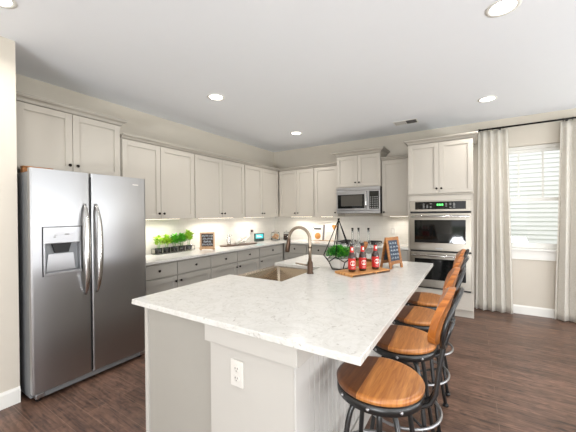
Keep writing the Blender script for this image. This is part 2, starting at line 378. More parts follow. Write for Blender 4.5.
# window
win = MB().box(WX0, WX0+.035, .06, .11, WZ0, WZ1).box(WX1-.035, WX1, .06, .11, WZ0, WZ1).box(WX0, WX1, .06, .11, WZ1-.045, WZ1).box(WX0, WX1, .06, .11, WZ0, WZ0+.03).build('window_1', M['trim'])
struct(win)
zm = 1.595
b = MB().box(WX0+.035, WX0+.07, .085, .108, zm, WZ1-.045).box(WX1-.07, WX1-.035, .085, .108, zm, WZ1-.045).box(WX0+.035, WX1-.035, .085, .108, WZ1-.09, WZ1-.045).box(WX0+.035, WX1-.035, .085, .108, zm-.02, zm+.025)
b.build('upper_sash', M['trim'], win)
b = MB()
for xm in (4.172, 4.437): b.box(xm-.011, xm+.011, .09, .103, zm+.02, WZ1-.09)
b.build('muntin', M['trim'], win)
b = MB().box(WX0+.035, WX0+.07, .06, .084, WZ0+.03, zm).box(WX1-.07, WX1-.035, .06, .084, WZ0+.03, zm).box(WX0+.035, WX1-.035, .06, .084, zm-.022, zm+.018).box(WX0+.035, WX1-.035, .06, .084, WZ0+.03, WZ0+.075)
b.build('lower_sash', M['trim'], win)
MB().box(WX0+.06, WX1-.06, .095, .098, zm, WZ1-.06).build('upper_pane', M['pane'], win)
MB().box(WX0+.06, WX1-.06, .070, .073, WZ0+.05, zm).build('lower_pane', M['pane'], win)
b = MB().box(WX0-.05, WX1+.05, -.045, .06, WZ0-.022, WZ0+.003, .004).box(WX0-.03, WX1+.03, -.016, -.0005, WZ0-.15, WZ0-.022, .003)
b.build('window_sill', M['trim'], win)
win2 = MB()
for yy in (-7.5, -5.74, -3.98, -2.22, -.46): win2.box(RX-.0, RX+.06, yy, yy+.06, .55, 2.35)
struct(win2.box(RX, RX+.06, -7.5, -.4, .55, .6).box(RX, RX+.06, -7.5, -.4, 2.3, 2.35).build('window_2', M['trim']))
# outside
g = MB().box(-30, 40, -40, 30, -.7, -.3).build('lawn', M['grass']); struct(g)
hs = thing('neighbor_house', 'white lap-sided neighbouring house seen bright through the window', 'house', (4, 6.1, -.3))
b = MB().box(-7, 9, .05, 5, 0, 5.6)
for k in range(42):
    z = k*.132
    b.prism([(.06, z), (.06, z+.134), (.045, z+.134), (.018, z+.006), (.018, z)], -7, 9, 'X')
b.build('siding', M['siding'], hs)
MB().prism([(-.6, 5.55), (5.6, 5.55), (2.5, 7.6)], -7.4, 9.4, 'X').build('roof', M['roofgrey'], hs)

# ------------------------------------------------------------------ cabinets
def door_mesh(x0, x1, z0, z1, yf, th=.02, st=.058):
    """five-piece shaker front: front face at y = yf - th ... yf (front looks towards -y)"""
    b = MB(); y0, y1 = yf-th, yf
    if z1-z0 < .2:
        b.box(x0, x1, y0, y1, z0, z1, .003); return b
    b.box(x0, x0+st, y0, y1, z0, z1, .0015).box(x1-st, x1, y0, y1, z0, z1, .0015)
    b.box(x0+st, x1-st, y0, y1, z0, z0+st, .0015).box(x0+st, x1-st, y0, y1, z1-st, z1, .0015)
    i = .006                                                      # inner bevel moulding
    b.box(x0+st, x1-st, y1-.007, y1-.002, z0+st, z1-st)
    for (a0, a1, c0, c1) in ((x0+st, x0+st+i, z0+st, z1-st), (x1-st-i, x1-st, z0+st, z1-st), (x0+st, x1-st, z0+st, z0+st+i), (x0+st, x1-st, z1-st-i, z1-st)):
        b.box(a0, a1, y1-.0095, y1-.005, c0, c1)
    return b
def knob(parent, x, z, y):
    MB().lathe([(.005, 0), (.005, -.014), (.009, -.016), (.0145, -.022), (.0145, -.027), (.009, -.031), (0.0, -.032)], (x, y, z), 14, 'Y', cap=False).build('knob', M['knob'], parent)
def door(parent, x0, x1, z0, z1, yf, kn=None, m='cab', name='door'):
    d = door_mesh(x0, x1, z0, z1, yf).build(name, M[m], parent)
    if kn: knob(d, kn[0], kn[1], yf-.02)
    return d
def body(parent, x0, x1, dep, z0, z1, m='cab', toe=False):
    b = MB()
    if toe: b.box(x0, x1, -dep, -.001, .10, z1).box(x0, x1, -dep+.07, -.001, 0.001, .10)
    else: b.box(x0, x1, -dep, -.001, z0, z1)
    return b.build('body', M[m], parent)
def crown(parent, x0, x1, dep, z, h=.07, out=.055, left=True, right=True, back=-.001, m='crown'):
    """flared crown: stepped profile swept around front and any free side, sitting on the cabinet top"""
    steps = [(0.012, 0, h*.22), (out*.45, h*.22, h*.5), (out*.8, h*.5, h*.78), (out, h*.78, h)]
    b = MB(); e = 0
    lo = 0.004
    prof = [(0, 0), (.006, 0), (.008, h*.12), (out*.22, h*.14), (out*.30, h*.34), (out*.52, h*.52), (out*.86, h*.60), (out*.88, h*.72), (out, h*.74), (out, h), (0, h)]
    rings = []
    for o_, zz in prof:
        xl = x0-(o_ if left else 0); xr = x1+(o_ if right else 0)
        rings.append([Vector((xl, back, z+zz)), Vector((xl, -dep-o_, z+zz)), Vector((xr, -dep-o_, z+zz)), Vector((xr, back, z+zz))])
    vr = [[b.bm.verts.new(p) for p in r] for r in rings]
    for a, c in zip(vr, vr[1:]):
        for k in range(3): b.bm.faces.new((a[k], a[k+1], c[k+1], c[k]))
    b.bm.faces.new(vr[-1]); b.bm.faces.new(vr[0][::-1])
    b.bm.faces.new([r[0] for r in vr]); b.bm.faces.new([r[3] for r in vr][::-1])
    # close the back between bottom and top
    return b.build('crown_molding', M[m], parent)
def under_light(parent, x0, x1, dep, z, power=None):
    l = MB().box(x0, x1, -dep*.62-.02, -dep*.62+.02, z-.0035, z-.0005).build('under_cabinet_light', M['strip'], parent)
    d = bpy.data.lights.new('under_cabinet_lamp', 'AREA'); d.shape = 'RECTANGLE'; d.size = x1-x0; d.size_y = .03
    d.energy = (power or P_UNDER)*(x1-x0)/.5; d.color = (1, .95, .88); d.spread = math.radians(150)
    o = bpy.data.objects.new('under_cabinet_lamp', d); COL.objects.link(o); o.parent = parent; o.location = ((x0+x1)/2, -dep*.62, z-.006)
ROTL = PI/2          # left wall: local x runs along world +y, front faces +x
UB, UT = 1.3735, 2.28
def upper(label, loc, rz, width, seams, knobs, dep=.33, z0=UB, z1=UT, group='wall cabinets', crn=(.042, .045, False, False), light=None, gap=.0065):
    t = thing('wall_cabinet', label, 'cabinet', loc, rz, group)
    body(t, .0015, width-.0015, dep, z0, z1)
    xs = [0]+seams+[width]
    for i in range(len(xs)-1):
        a = xs[i]+(gap*1.6 if i == 0 else gap*.5); c = xs[i+1]-(gap*1.6 if i == len(xs)-2 else gap*.5)
        k = knobs[i]; kx = None
        if k: kx = (c-.03 if k == 'r' else a+.03, z0+.07)
        door(t, a, c, z0+.004, z1-.012, -dep-.0005, kx)
    if crn: crown(t, .0015, width-.0015, dep+.02, z1+.0005, crn[0], crn[1], crn[2], crn[3])
    if light: under_light(t, light[0], light[1], dep, z0)
    return t
G = 'wall cabinets along the left wall'
upper('wall cabinet right beside the tall fridge cabinet, two greige shaker doors', (0, -3.438, 0), ROTL, 1.003, [.477], ['r', 'l'], group=G, light=(.15, .85))
upper('middle greige wall cabinet of the left wall, above the chalkboard easel and tray', (0, -2.435, 0), ROTL, 1.06, [.53], ['r', 'l'], group=G, light=(.2, .9))
upper('greige wall cabinet of the left wall nearest the corner, above the jars', (0, -1.375, 0), ROTL, 1.020, [.49], ['r', 'l'], group=G, light=(.15, .7))
# over the fridge
t = thing('fridge_top_cabinet', 'short greige cabinet with two doors above the stainless fridge', 'cabinet', (0, -4.39, 0), ROTL)
body(t, .002, .95, .33, 1.83, 2.405)
door(t, .07, .487, 1.838, 2.40, -.3305, (.457, 1.905)); door(t, .491, .938, 1.838, 2.40, -.3305, (.523, 1.905))
crown(t, .002, .95, .35, 2.4055, .06, .048, False, True)
# back wall
G = 'wall cabinets along the back wall'
t = upper('two-door greige wall cabinet on the back wall beside the corner', (.355, 0, 0), 0, .78, [.41], ['r', 'l'], group=G, light=(.2, .65))
t = upper('single-door greige wall cabinet left of the microwave', (1.136, 0, 0), 0, .464, [], ['r'], group=G, light=(.08, .3))
t = upper('single-door greige wall cabinet between the microwave and the oven tower', (2.362, 0, 0), 0, .446, [], ['l'], group=G, light=(.1, .38))
t = thing('microwave_top_cabinet', 'raised greige cabinet with two doors directly over the microwave', 'cabinet', (1.602, 0, 0), 0)
body(t, .002, .756, .385, 1.868, 2.41)
door(t, .006, .376, 1.885, 2.40, -.3855, (.345, 1.945)); door(t, .380, .752, 1.885, 2.40, -.3855, (.411, 1.945))
crown(t, .002, .756, .405, 2.4105, .075, .065, True, True)
# microwave
t = thing('microwave', 'stainless over-the-range microwave under the raised cabinet', 'microwave', (1.604, 0, 1.425), 0)
MB().box(.002, .752, -.385, -.0015, 0, .44, .004).build('case', M['black'], t)
d = MB().box(.004, .555, -.425, -.386, .052, .385, .004).build('door', M['steel'], t)
MB().box(.03, .50, -.4275, -.424, .085, .32, .004).build('door_window', M['darkglass'], d)
MB().box(.09, .462, -.4285, -.4265, .125, .31, .006).build('window_mesh', mat('micro_mesh', (74, 70, 64), .3, noise=.05), d)
MB().tube([(.53, -.426, .085), (.53, -.452, .10), (.532, -.46, .14), (.532, -.46, .30), (.53, -.452, .345), (.53, -.426, .36)], .010, 10).build('handle', M['chrome'], t)
c = MB().box(.558, .75, -.425, -.386, .052, .385, .004).build('control_frame', M['steel'], t)
MB().box(.578, .735, -.4275, -.424, .075, .365, .003).build('control_panel', M['darkglass'], c)
b = MB()
for i in range(4):
    for j in range(6): b.box(.59+i*.036, .608+i*.036, -.4286, -.4272, .09+j*.034, .104+j*.034)
b.build('keypad', M['icon'], c)
MB().box(.004, .75, -.425, -.386, .388, .438, .003).build('vent_grille', M['steel'], t)
MB().box(.004, .75, -.42, -.386, 0.002, .05, .006).build('bottom_trim', M['steel'], t)
MB().box(.33, .42, -.4215, -.4195, .02, .032).build('badge', M['icon'], t)

# oven tower
TX = 2.816; TWD = .806
t = thing('oven_tower_cabinet', 'tall greige cabinet tower holding the double oven', 'cabinet', (TX, 0, 0), 0)
b = MB().box(0, .02, -.62, -.001, .1, 2.41).box(TWD-.02, TWD, -.62, -.001, .1, 2.41).box(.02, TWD-.02, -.62, -.001, 1.60, 2.41).box(.02, TWD-.02, -.62, -.001, .10, .355).box(.02, TWD-.02, -.04, -.001, .355, 1.60).box(0, TWD, -.56, -.001, .001, .10)
b.build('body', M['cab'], t)
MB().box(0, .03, -.64, -.6205, .35, 1.61).box(TWD-.03, TWD, -.64, -.6205, .35, 1.61).box(.03, TWD-.03, -.64, -.6205, 1.597, 1.668).build('face_frame', M['cab'], t)
door(t, .004, .402, 1.695, 2.40, -.6205, (.375, 1.76)); door(t, .406, TWD-.004, 1.695, 2.40, -.6205, (.433, 1.76))
MB().box(-.004, TWD+.004, -.648, -.6205, 1.672, 1.688, .002).build('light_rail', M['crown'], t)
crown(t, 0, TWD, .64, 2.4105, .06, .055, True, True)
MB().box(.004, TWD-.004, -.64, -.6205, .115, .345, .003).build('drawer_front', M['cab'], t)

# double oven
t = thing('double_oven', 'stainless built-in double wall oven with dark glass doors', 'oven', (TX+.022, 0, .357), 0)
W = .762
MB().box(.0, W, -.60, -.045, .0, 1.238).build('case', M['black'], t)
c = MB().box(.0, W, -.655, -.6205, 1.085, 1.24, .004).build('control_frame', M['steel_oven'], t)
MB().box(.075, .70, -.6575, -.654, 1.115, 1.222, .002).build('control_panel', M['darkglass'], c)
MB().box(.355, .375, -.6585, -.6573, 1.165, 1.19).box(.382, .402, -.6585, -.6573, 1.165, 1.19).box(.412, .432, -.6585, -.6573, 1.165, 1.19).build('clock_digits', M['digit'], c)
b = MB()
random.seed(3)
for cx in (.19, .235, .28, .47, .52, .565):
    for r in range(4):
        if random.random() < .8: b.box(cx-.012, cx+.010, -.6582, -.6573, 1.135+r*.018, 1.142+r*.018)
b.build('touch_display', M['icon'], c)
MB().box(.002, W-.002, -.64, -.6205, 1.066, 1.084).build('seam_trim', M['black'], t)
def oven_door(z0, z1, name='oven_door'):
    d = MB().box(.0, W, -.66, -.6205, z0, z1, .006).build(name, M['steel_oven'], t)
    MB().box(.066, W-.066, -.6625, -.659, z0+.11, z1-.095, .003).build('door_window', M['darkglass'], d)
    h = MB().tube([(.03, -.70, z1-.045), (W/2, -.715, z1-.045), (W-.03, -.70, z1-.045)], .0125, 12)
    h.tube([(.045, -.66, z1-.045), (.045, -.70, z1-.045)], .009, 8).tube([(W-.045, -.66, z1-.045), (W-.045, -.70, z1-.045)], .009, 8)
    h.build('handle', M['chrome'], d)
    return d
d = oven_door(.537, 1.062)
MB().box(.335, .425, -.6615, -.6595, .562, .578).build('badge', M['icon'], d)
MB().box(.002, W-.002, -.64, -.6205, .520, .535).build('seam_trim', M['black'], t)
oven_door(.02, .518)
MB().box(.01, W-.01, -.636, -.6205, .0, .018).build('base_vent', M['black'], t)

# ------------------------------------------------------------------ base cabinets
def base_cab(label, loc, rz, width, seams, kn, dep=.605, group=None, doors=True):
    t = thing('base_cabinet', label, 'cabinet', loc, rz, group)
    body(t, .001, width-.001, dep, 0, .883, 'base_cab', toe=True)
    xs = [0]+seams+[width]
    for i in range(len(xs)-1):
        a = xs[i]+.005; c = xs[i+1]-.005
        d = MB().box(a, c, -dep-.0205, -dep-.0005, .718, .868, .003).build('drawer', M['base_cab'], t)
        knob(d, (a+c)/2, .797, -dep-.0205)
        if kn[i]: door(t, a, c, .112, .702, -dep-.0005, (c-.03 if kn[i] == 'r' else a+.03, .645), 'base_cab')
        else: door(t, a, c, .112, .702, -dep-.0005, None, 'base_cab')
    return t
G = 'base cabinets along the left wall'
base_cab('greige base cabinet beside the fridge, under the potted herbs', (0, -3.44, 0), ROTL, 1.03, [.50], ['r', 'l'], group=G)
base_cab('greige base cabinet in the middle of the left run, under the wooden tray', (0, -2.409, 0), ROTL, 1.063, [.527], ['r', 'l'], group=G)
base_cab('greige base cabinet nearest the corner, under the small teal display', (0, -1.345, 0), ROTL, .715, [], ['l'], group=G)
t = thing('corner_cabinet', 'blind greige corner base cabinet where the two counters meet', 'cabinet', (0, -.629, 0), ROTL)
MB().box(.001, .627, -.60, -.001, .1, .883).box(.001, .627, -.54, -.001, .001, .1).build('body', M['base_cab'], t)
G = 'base cabinets along the back wall'
base_cab('greige base cabinet on the back wall under the open cookbook', (.64, 0, 0), 0, .965, [.48], ['r', 'l'], group=G)
base_cab('greige base cabinet beneath the gas cooktop', (1.606, 0, 0), 0, .756, [.378], ['r', 'l'], group=G)
base_cab('narrow greige base cabinet left of the oven tower', (2.363, 0, 0), 0, .451, [], ['l'], group=G)
b = MB().prism([(.009, -3.448), (.645, -3.448), (.645, -.645), (2.813, -.645), (2.813, -.009), (.009, -.009)], .884, .914)
tag(b.build('countertop', M['quartz'], bevel=.003), 'white quartz countertop running along the left and back walls', 'countertop')
# cooktop
t = thing('gas_cooktop', 'black gas cooktop with iron grates set in the back counter', 'cooktop', (1.635, -.60, .9145), 0)
MB().box(0, .70, 0, .50, 0, .008, .003).build('steel_top', M['steel'], t)
for i in (0, 2):
    x0 = .02+i*.225; b = MB()
    for xx in (x0, x0+.19): b.box(xx, xx+.012, .03, .47, .028, .042)
    for yy in (.03, .175, .31, .458): b.box(x0, x0+.202, yy, yy+.012, .028, .042)
    for xx in (x0, x0+.19):
        for yy in (.03, .458): b.box(xx, xx+.012, yy, yy+.012, .008, .03)
    b.build('grate', M['blackmetal'], t)
for i, (x, y) in enumerate(((.12, .13), (.12, .36), (.58, .13), (.58, .36))):
    MB().cyl((x, y, .008), .045, .012).cyl((x, y, .02), .03, .008).build('burner', M['black'], t)
for x in (.2, .3, .4, .5): MB().cyl((x, .012, .008), .012, .012, 12).build('knob', M['chrome'], t)

# ------------------------------------------------------------------ fridge
t = thing('refrigerator', 'stainless side-by-side refrigerator with water dispenser at the left', 'refrigerator', (.816, -4.367, 0), ROTL)
# local: x along world y (0 .. .914), front at y = 0, back at y = .76
FW = .914; FZ0, FZ1 = .075, 1.788; GAP = .411
MB().box(.004, FW-.004, .065, .76, .03, 1.765, .006).build('body', M['galv'], t)
MB().box(.01, FW-.01, .05, .065, .09, 1.755).box(GAP-.0039, GAP+.0039, .002, .05, .09, 1.755).build('gasket', M['black'], t)
def fridge_door(x0, x1, cut=None):
    b = MB(); n = 12; z0, z1 = FZ0, FZ1
    def yb(x):  # gentle bow
        u = (x-x0)/(x1-x0)*2-1; return .006*u*u + (.004 if abs(u) > .985 else 0)
    segs = [x0+(x1-x0)*k/n for k in range(n+1)]
    segs[1] = x0+.012; segs[-2] = x1-.012
    if cut: segs = sorted(set(segs) | {cut[0], cut[1]})
    rows = [z0, z1] if not cut else [z0, cut[2], cut[3], z1]
    for a, c in zip(segs, segs[1:]):
        for r0, r1 in zip(rows, rows[1:]):
            if cut and a >= cut[0]-1e-6 and c <= cut[1]+1e-6 and abs(r0-cut[2]) < 1e-6: continue
            b.quad((a, yb(a), r0), (c, yb(c), r0), (c, yb(c), r1), (a, yb(a), r1))
    b.quad((x0, yb(x0), z0), (x0, .05, z0), (x0, .05, z1), (x0, yb(x0), z1))
    b.quad((x1, yb(x1), z0), (x1, .05, z0), (x1, .05, z1), (x1, yb(x1), z1))
    for zz in (z0, z1):
        vs = [b.bm.verts.new((s_, yb(s_), zz)) for s_ in segs] + [b.bm.verts.new((x1, .05, zz)), b.bm.verts.new((x0, .05, zz))]
        b.bm.faces.new(vs)
    b.quad((x0, .05, z0), (x1, .05, z0), (x1, .05, z1), (x0, .05, z1)) if not cut else None
    bmesh.ops.remove_doubles(b.bm, verts=b.bm.verts, dist=1e-5)
    return b
DC = (.072, .335, .955, 1.335)
ld = fridge_door(.0, GAP-.004, DC).build('freezer_door', M['steel'], t)
rd = fridge_door(GAP+.004, FW).build('fridge_door', M['steel'], t)
dp = MB().box(DC[0], DC[1], -.004, .03, 1.205, DC[3], .004).box(DC[0], DC[0]+.014, -.004, .048, DC[2], 1.21, .002).box(DC[1]-.014, DC[1], -.004, .048, DC[2], 1.21, .002).box(DC[0], DC[1], -.010, .048, DC[2], DC[2]+.022, .003)
dp = dp.build('dispenser', M['steel'], ld)
MB().box(.145, .165, -.006, -.003, 1.268, 1.272).box(.215, .245, -.006, -.003, 1.268, 1.280).box(.14, .155, -.006, -.003, 1.25, 1.262).build('display_icons', M['icon'], dp)
MB().box(DC[0]+.0145, DC[1]-.0145, .040, .049, DC[2]+.0225, 1.204).build('cavity', M['galv'], dp)
MB().prism([(.135, 1.205), (.265, 1.205), (.245, 1.13), (.155, 1.13)], .008, .036, 'Y').build('nozzle_housing', M['black'], dp)
MB().prism([(.115, 1.12), (.285, 1.12), (.30, .985), (.10, .985)], .028, .036, 'Y').build('paddle', M['steel'], dp)
MB().tube([(DC[0]-.002, -.005, DC[2]), (DC[0]-.002, -.005, DC[3]+.003), (DC[1]+.002, -.005, DC[3]+.003), (DC[1]+.002, -.005, DC[2])], .003, 6).build('dispenser_bezel', M['black'], dp)
MB().box(DC[0]+.02, DC[1]-.02, -.004, .04, DC[2]+.022, DC[2]+.027).build('drip_tray', M['galv'], dp)
for s_, par in ((-1, ld), (1, rd)):
    hx = GAP + (-.050 if s_ < 0 else .038)
    pts = []; rr = []
    for k in range(25):
        u = k/24*2-1
        pts.append((hx+s_*.006*(1-u*u), -.058*(1-u**4)-.004, 1.14+u*.385)); rr.append((.009+.015*(1-u*u), .009+.006*(1-u*u)))
    b = MB(); pv = None
    rings = []
    for p, (ra, rb) in zip(pts, rr):
        rings.append([b.bm.verts.new((p[0]+ra*math.cos(2*PI*k/14), p[1]+rb*math.sin(2*PI*k/14), p[2])) for k in range(14)])
    for a, c in zip(rings, rings[1:]):
        for k in range(14):
            f = b.bm.faces.new((a[k], a[(k+1) % 14], c[(k+1) % 14], c[k])); f.smooth = True
    b.bm.faces.new(rings[0]); b.bm.faces.new(rings[-1])
    b.build('handle', M['chrome'], par)
MB().box(.78, .835, -.0005, .005, 1.716, 1.723).build('badge', M['white_ink'], rd)
MB().box(.03, FW-.03, .02, .06, .028, .072, .004).build('base_grille', M['galv'], t)
for x in (.02, FW-.075):
    MB().box(x, x+.055, .012, .07, .0305, .066, .006).build('hinge_cover', M['steel'], t)
    MB().cyl((x+.03, .06, .001), .018, .03, 12).build('foot', M['black'], t)
for x in (.02, FW-.09): MB().box(x, x+.07, .02, .12, 1.7655, 1.786, .004).build('top_hinge', M['galv'], t)
# little wooden box on the fridge
t = thing('wooden_box', 'small brown wooden box on top of the fridge by the wall', 'box', (.545, -4.345, 1.766))
MB().box(0, .05, 0, .20, 0, .045, .003).build('box_base', M['signwood'], t)
MB().box(-.002, .052, -.002, .202, .046, .058, .003).build('lid', M['signwood'], t)

# ------------------------------------------------------------------ island
IX0, IX1, IY0, IY1 = 1.855, 3.2714, -4.2038, -1.93
SY0, SY1, SX1 = -3.357, -2.685, 2.385
t = thing('island_cabinet', 'pale greige kitchen island base with apron trim and beadboard side', 'island', (0, 0, 0))
b = MB()
b.box(1.915, 2.50, -4.145, SY0-.03, .1, .883).box(1.915, 2.50, SY1+.03, IY1-.04, .1, .883).box(1.915, 2.50, SY0-.03, SY1+.03, .1, .62).box(2.43, 2.50, SY0-.03, SY1+.03, .62, .883).box(1.96, 2.50, -4.145, IY1-.04, .001, .1)
b.build('cabinet_body', M['base_cab'], t)
MB().box(1.910, 1.938, -4.156, -4.12, .001, .883, .002).build('corner_stile', M['island'], t)
b = MB().box(2.5015, 2.982, -4.178, IY1-.04, .001, .883)
b.build('knee_wall', M['island'], t)
b = MB().box(2.478, 3.006, -4.195, -4.1785, .800, .8825, .002).box(2.9825, 3.006, -4.1785, IY1-.04, .795, .8825, .002)
b.build('apron_trim', M['island'], t)
b = MB().box(2.9825, 2.991, -4.1775, -4.06, .135, .799, .001); y = -4.06
while y < IY1-.10:
    b.box(2.9825, 2.990, y+.003, y+.047, .135, .793, .0025); y += .05
b.build('beadboard_panel', M['beadboard'], t)
MB().box(2.9825, 2.996, -4.175, IY1-.04, .001, .13, .002).box(2.47, 2.996, -4.179, -4.1655, .001, .0, 0).build('base_molding', M['island'], t) if False else MB().box(2.9825, 2.996, -4.163, IY1-.04, .001, .13, .002).build('base_molding', M['island'], t)
for k, (y0, y1) in enumerate(((-4.08, -3.74), (-3.735, -3.40), (-3.35, -3.02), (-3.015, -2.69), (-2.64, -2.31), (-2.305, -1.99))):
    z1 = .60 if k in (2, 3) else .868
    b = MB(); st = .055
    b.box(1.893, 1.9145, y0, y1, .112, .112+st).box(1.893, 1.9145, y0, y1, z1-st, z1).box(1.893, 1.9145, y0, y0+st, .112+st, z1-st).box(1.893, 1.9145, y1-st, y1, .112+st, z1-st).box(1.905, 1.9145, y0+st, y1-st, .112+st, z1-st)
    d = b.build('door', M['island'], t)
    MB().lathe([(.005, 0), (.005, -.014), (.0145, -.02), (.0145, -.027), (0, -.03)], (1.893, (y1-.03 if k % 2 == 0 else y0+.03), z1-.06), 12, 'X', cap=False).build('knob', M['knob'], d)
b = MB().prism([(IX0, IY0), (IX1, IY0), (IX1, IY1), (IX0, IY1), (IX0, SY1), (SX1, SY1), (SX1, SY0), (IX0, SY0)], .884, .914)
tag(b.build('island_countertop', M['quartz'], bevel=.003), 'large white speckled quartz top on the kitchen island', 'countertop')
# outlet on the island end
t = thing('wall_outlet', 'white duplex outlet on the near end of the island', 'outlet', (2.678, -4.1785, .684))
MB().box(-.038, .038, -.006, 0, -.061, .061, .002).build('cover_plate', M['plate'], t)
for z in (-.022, .022):
    s_ = MB().lathe([(.0165, -.006), (.0165, -.0085), (.0155, -.009)], (0, 0, z), 20, 'Y').build('socket', M['plate'], t)
    MB().box(-.008, -.0055, -.0098, -.0088, z-.001, z+.008).box(.0055, .008, -.0098, -.0088, z-.001, z+.008).box(-.002, .002, -.0098, -.0088, z-.010, z-.006).build('slots', M['slot'], s_)
# sink
t = thing('farmhouse_sink', 'stainless apron-front sink set into the island edge', 'sink', (0, 0, 0))
x0, x1, y0, y1, zt, zb = 1.835, SX1+.03, SY0-.022, SY1+.022, .8835, .655
def rrect(a0, a1, c0, c1, r, z, n=6):
    out = []
    for (cx, cy, s0) in ((a1-r, c1-r, 0), (a0+r, c1-r, PI/2), (a0+r, c0+r, PI), (a1-r, c0+r, 1.5*PI)):
        for k in range(n+1):
            a = s0+k/n*PI/2; out.append(Vector((cx+r*math.cos(a), cy+r*math.sin(a), z)))
    return out
b = MB()
ix0, ix1, iy0, iy1 = 1.905, SX1+.004, SY0-.004, SY1-.012
loops = [rrect(x0, x1, y0, y1, .004, zb-.02), rrect(x0, x1, y0, y1, .004, zt), rrect(ix0, ix1, iy0, iy1, .03, zt), rrect(ix0+.004, ix1-.004, iy0+.004, iy1-.004, .03, zt-.006),
         rrect(ix0+.006, ix1-.006, iy0+.006, iy1-.006, .03, zb+.03), rrect(ix0+.014, ix1-.014, iy0+.014, iy1-.014, .03, zb+.010), rrect(ix0+.034, ix1-.034, iy0+.034, iy1-.034, .02, zb)]
vs = [[b.bm.verts.new(p) for p in l] for l in loops]
for q, (a, c) in enumerate(zip(vs, vs[1:])):
    for k in range(len(a)):
        f = b.bm.faces.new((a[k], a[(k+1) % len(a)], c[(k+1) % len(a)], c[k])); f.smooth = q >= 3
b.bm.faces.new(vs[-1]); b.bm.faces.new(vs[0][::-1])
b.build('basin', M['steel_sink'], t)
MB().lathe([(.045, 0), (.045, .004), (.03, .005), (.028, .002)], (2.12, -3.02, zb), 20).build('drain', M['chrome'], t)
# faucet
t = thing('faucet', 'tall bronze gooseneck faucet with pull-down head at the sink', 'faucet', (2.432, -2.985, .9145))
MB().lathe([(.031, 0), (.031, .004), (.024, .008), (.024, .085), (.021, .10), (.016, .105), (.0145, .13)], (0, 0, 0), 20).build('base', M['bronze_dark'], t)
pts = [(0, 0, .12), (0, 0, .20), (0, 0, .285)]
for k in range(1, 15):
    a = PI*k/14*1.02; pts.append((-.105+.105*math.cos(a), 0, .285+.105*math.sin(a)))
MB().tube(pts, .0135, 14).build('neck', M['bronze'], t)
MB().cyl((0, 0, .215), .0165, .014).build('collar', M['bronze_dark'], t)
e = Vector(pts[-1])
MB().lathe([(.0145, .012), (.016, .0), (.020, -.05), (.023, -.105), (.020, -.11)], tuple(e), 16, mtx=Matrix.Rotation(math.radians(11), 3, 'Y')).build('spray_head', M['bronze_dark'], t)
MB().tube([(-.01, -.02, .07), (-.045, -.06, .083), (-.085, -.10, .095)], [.009, .008, .006], 10).build('lever', M['bronze'], t)

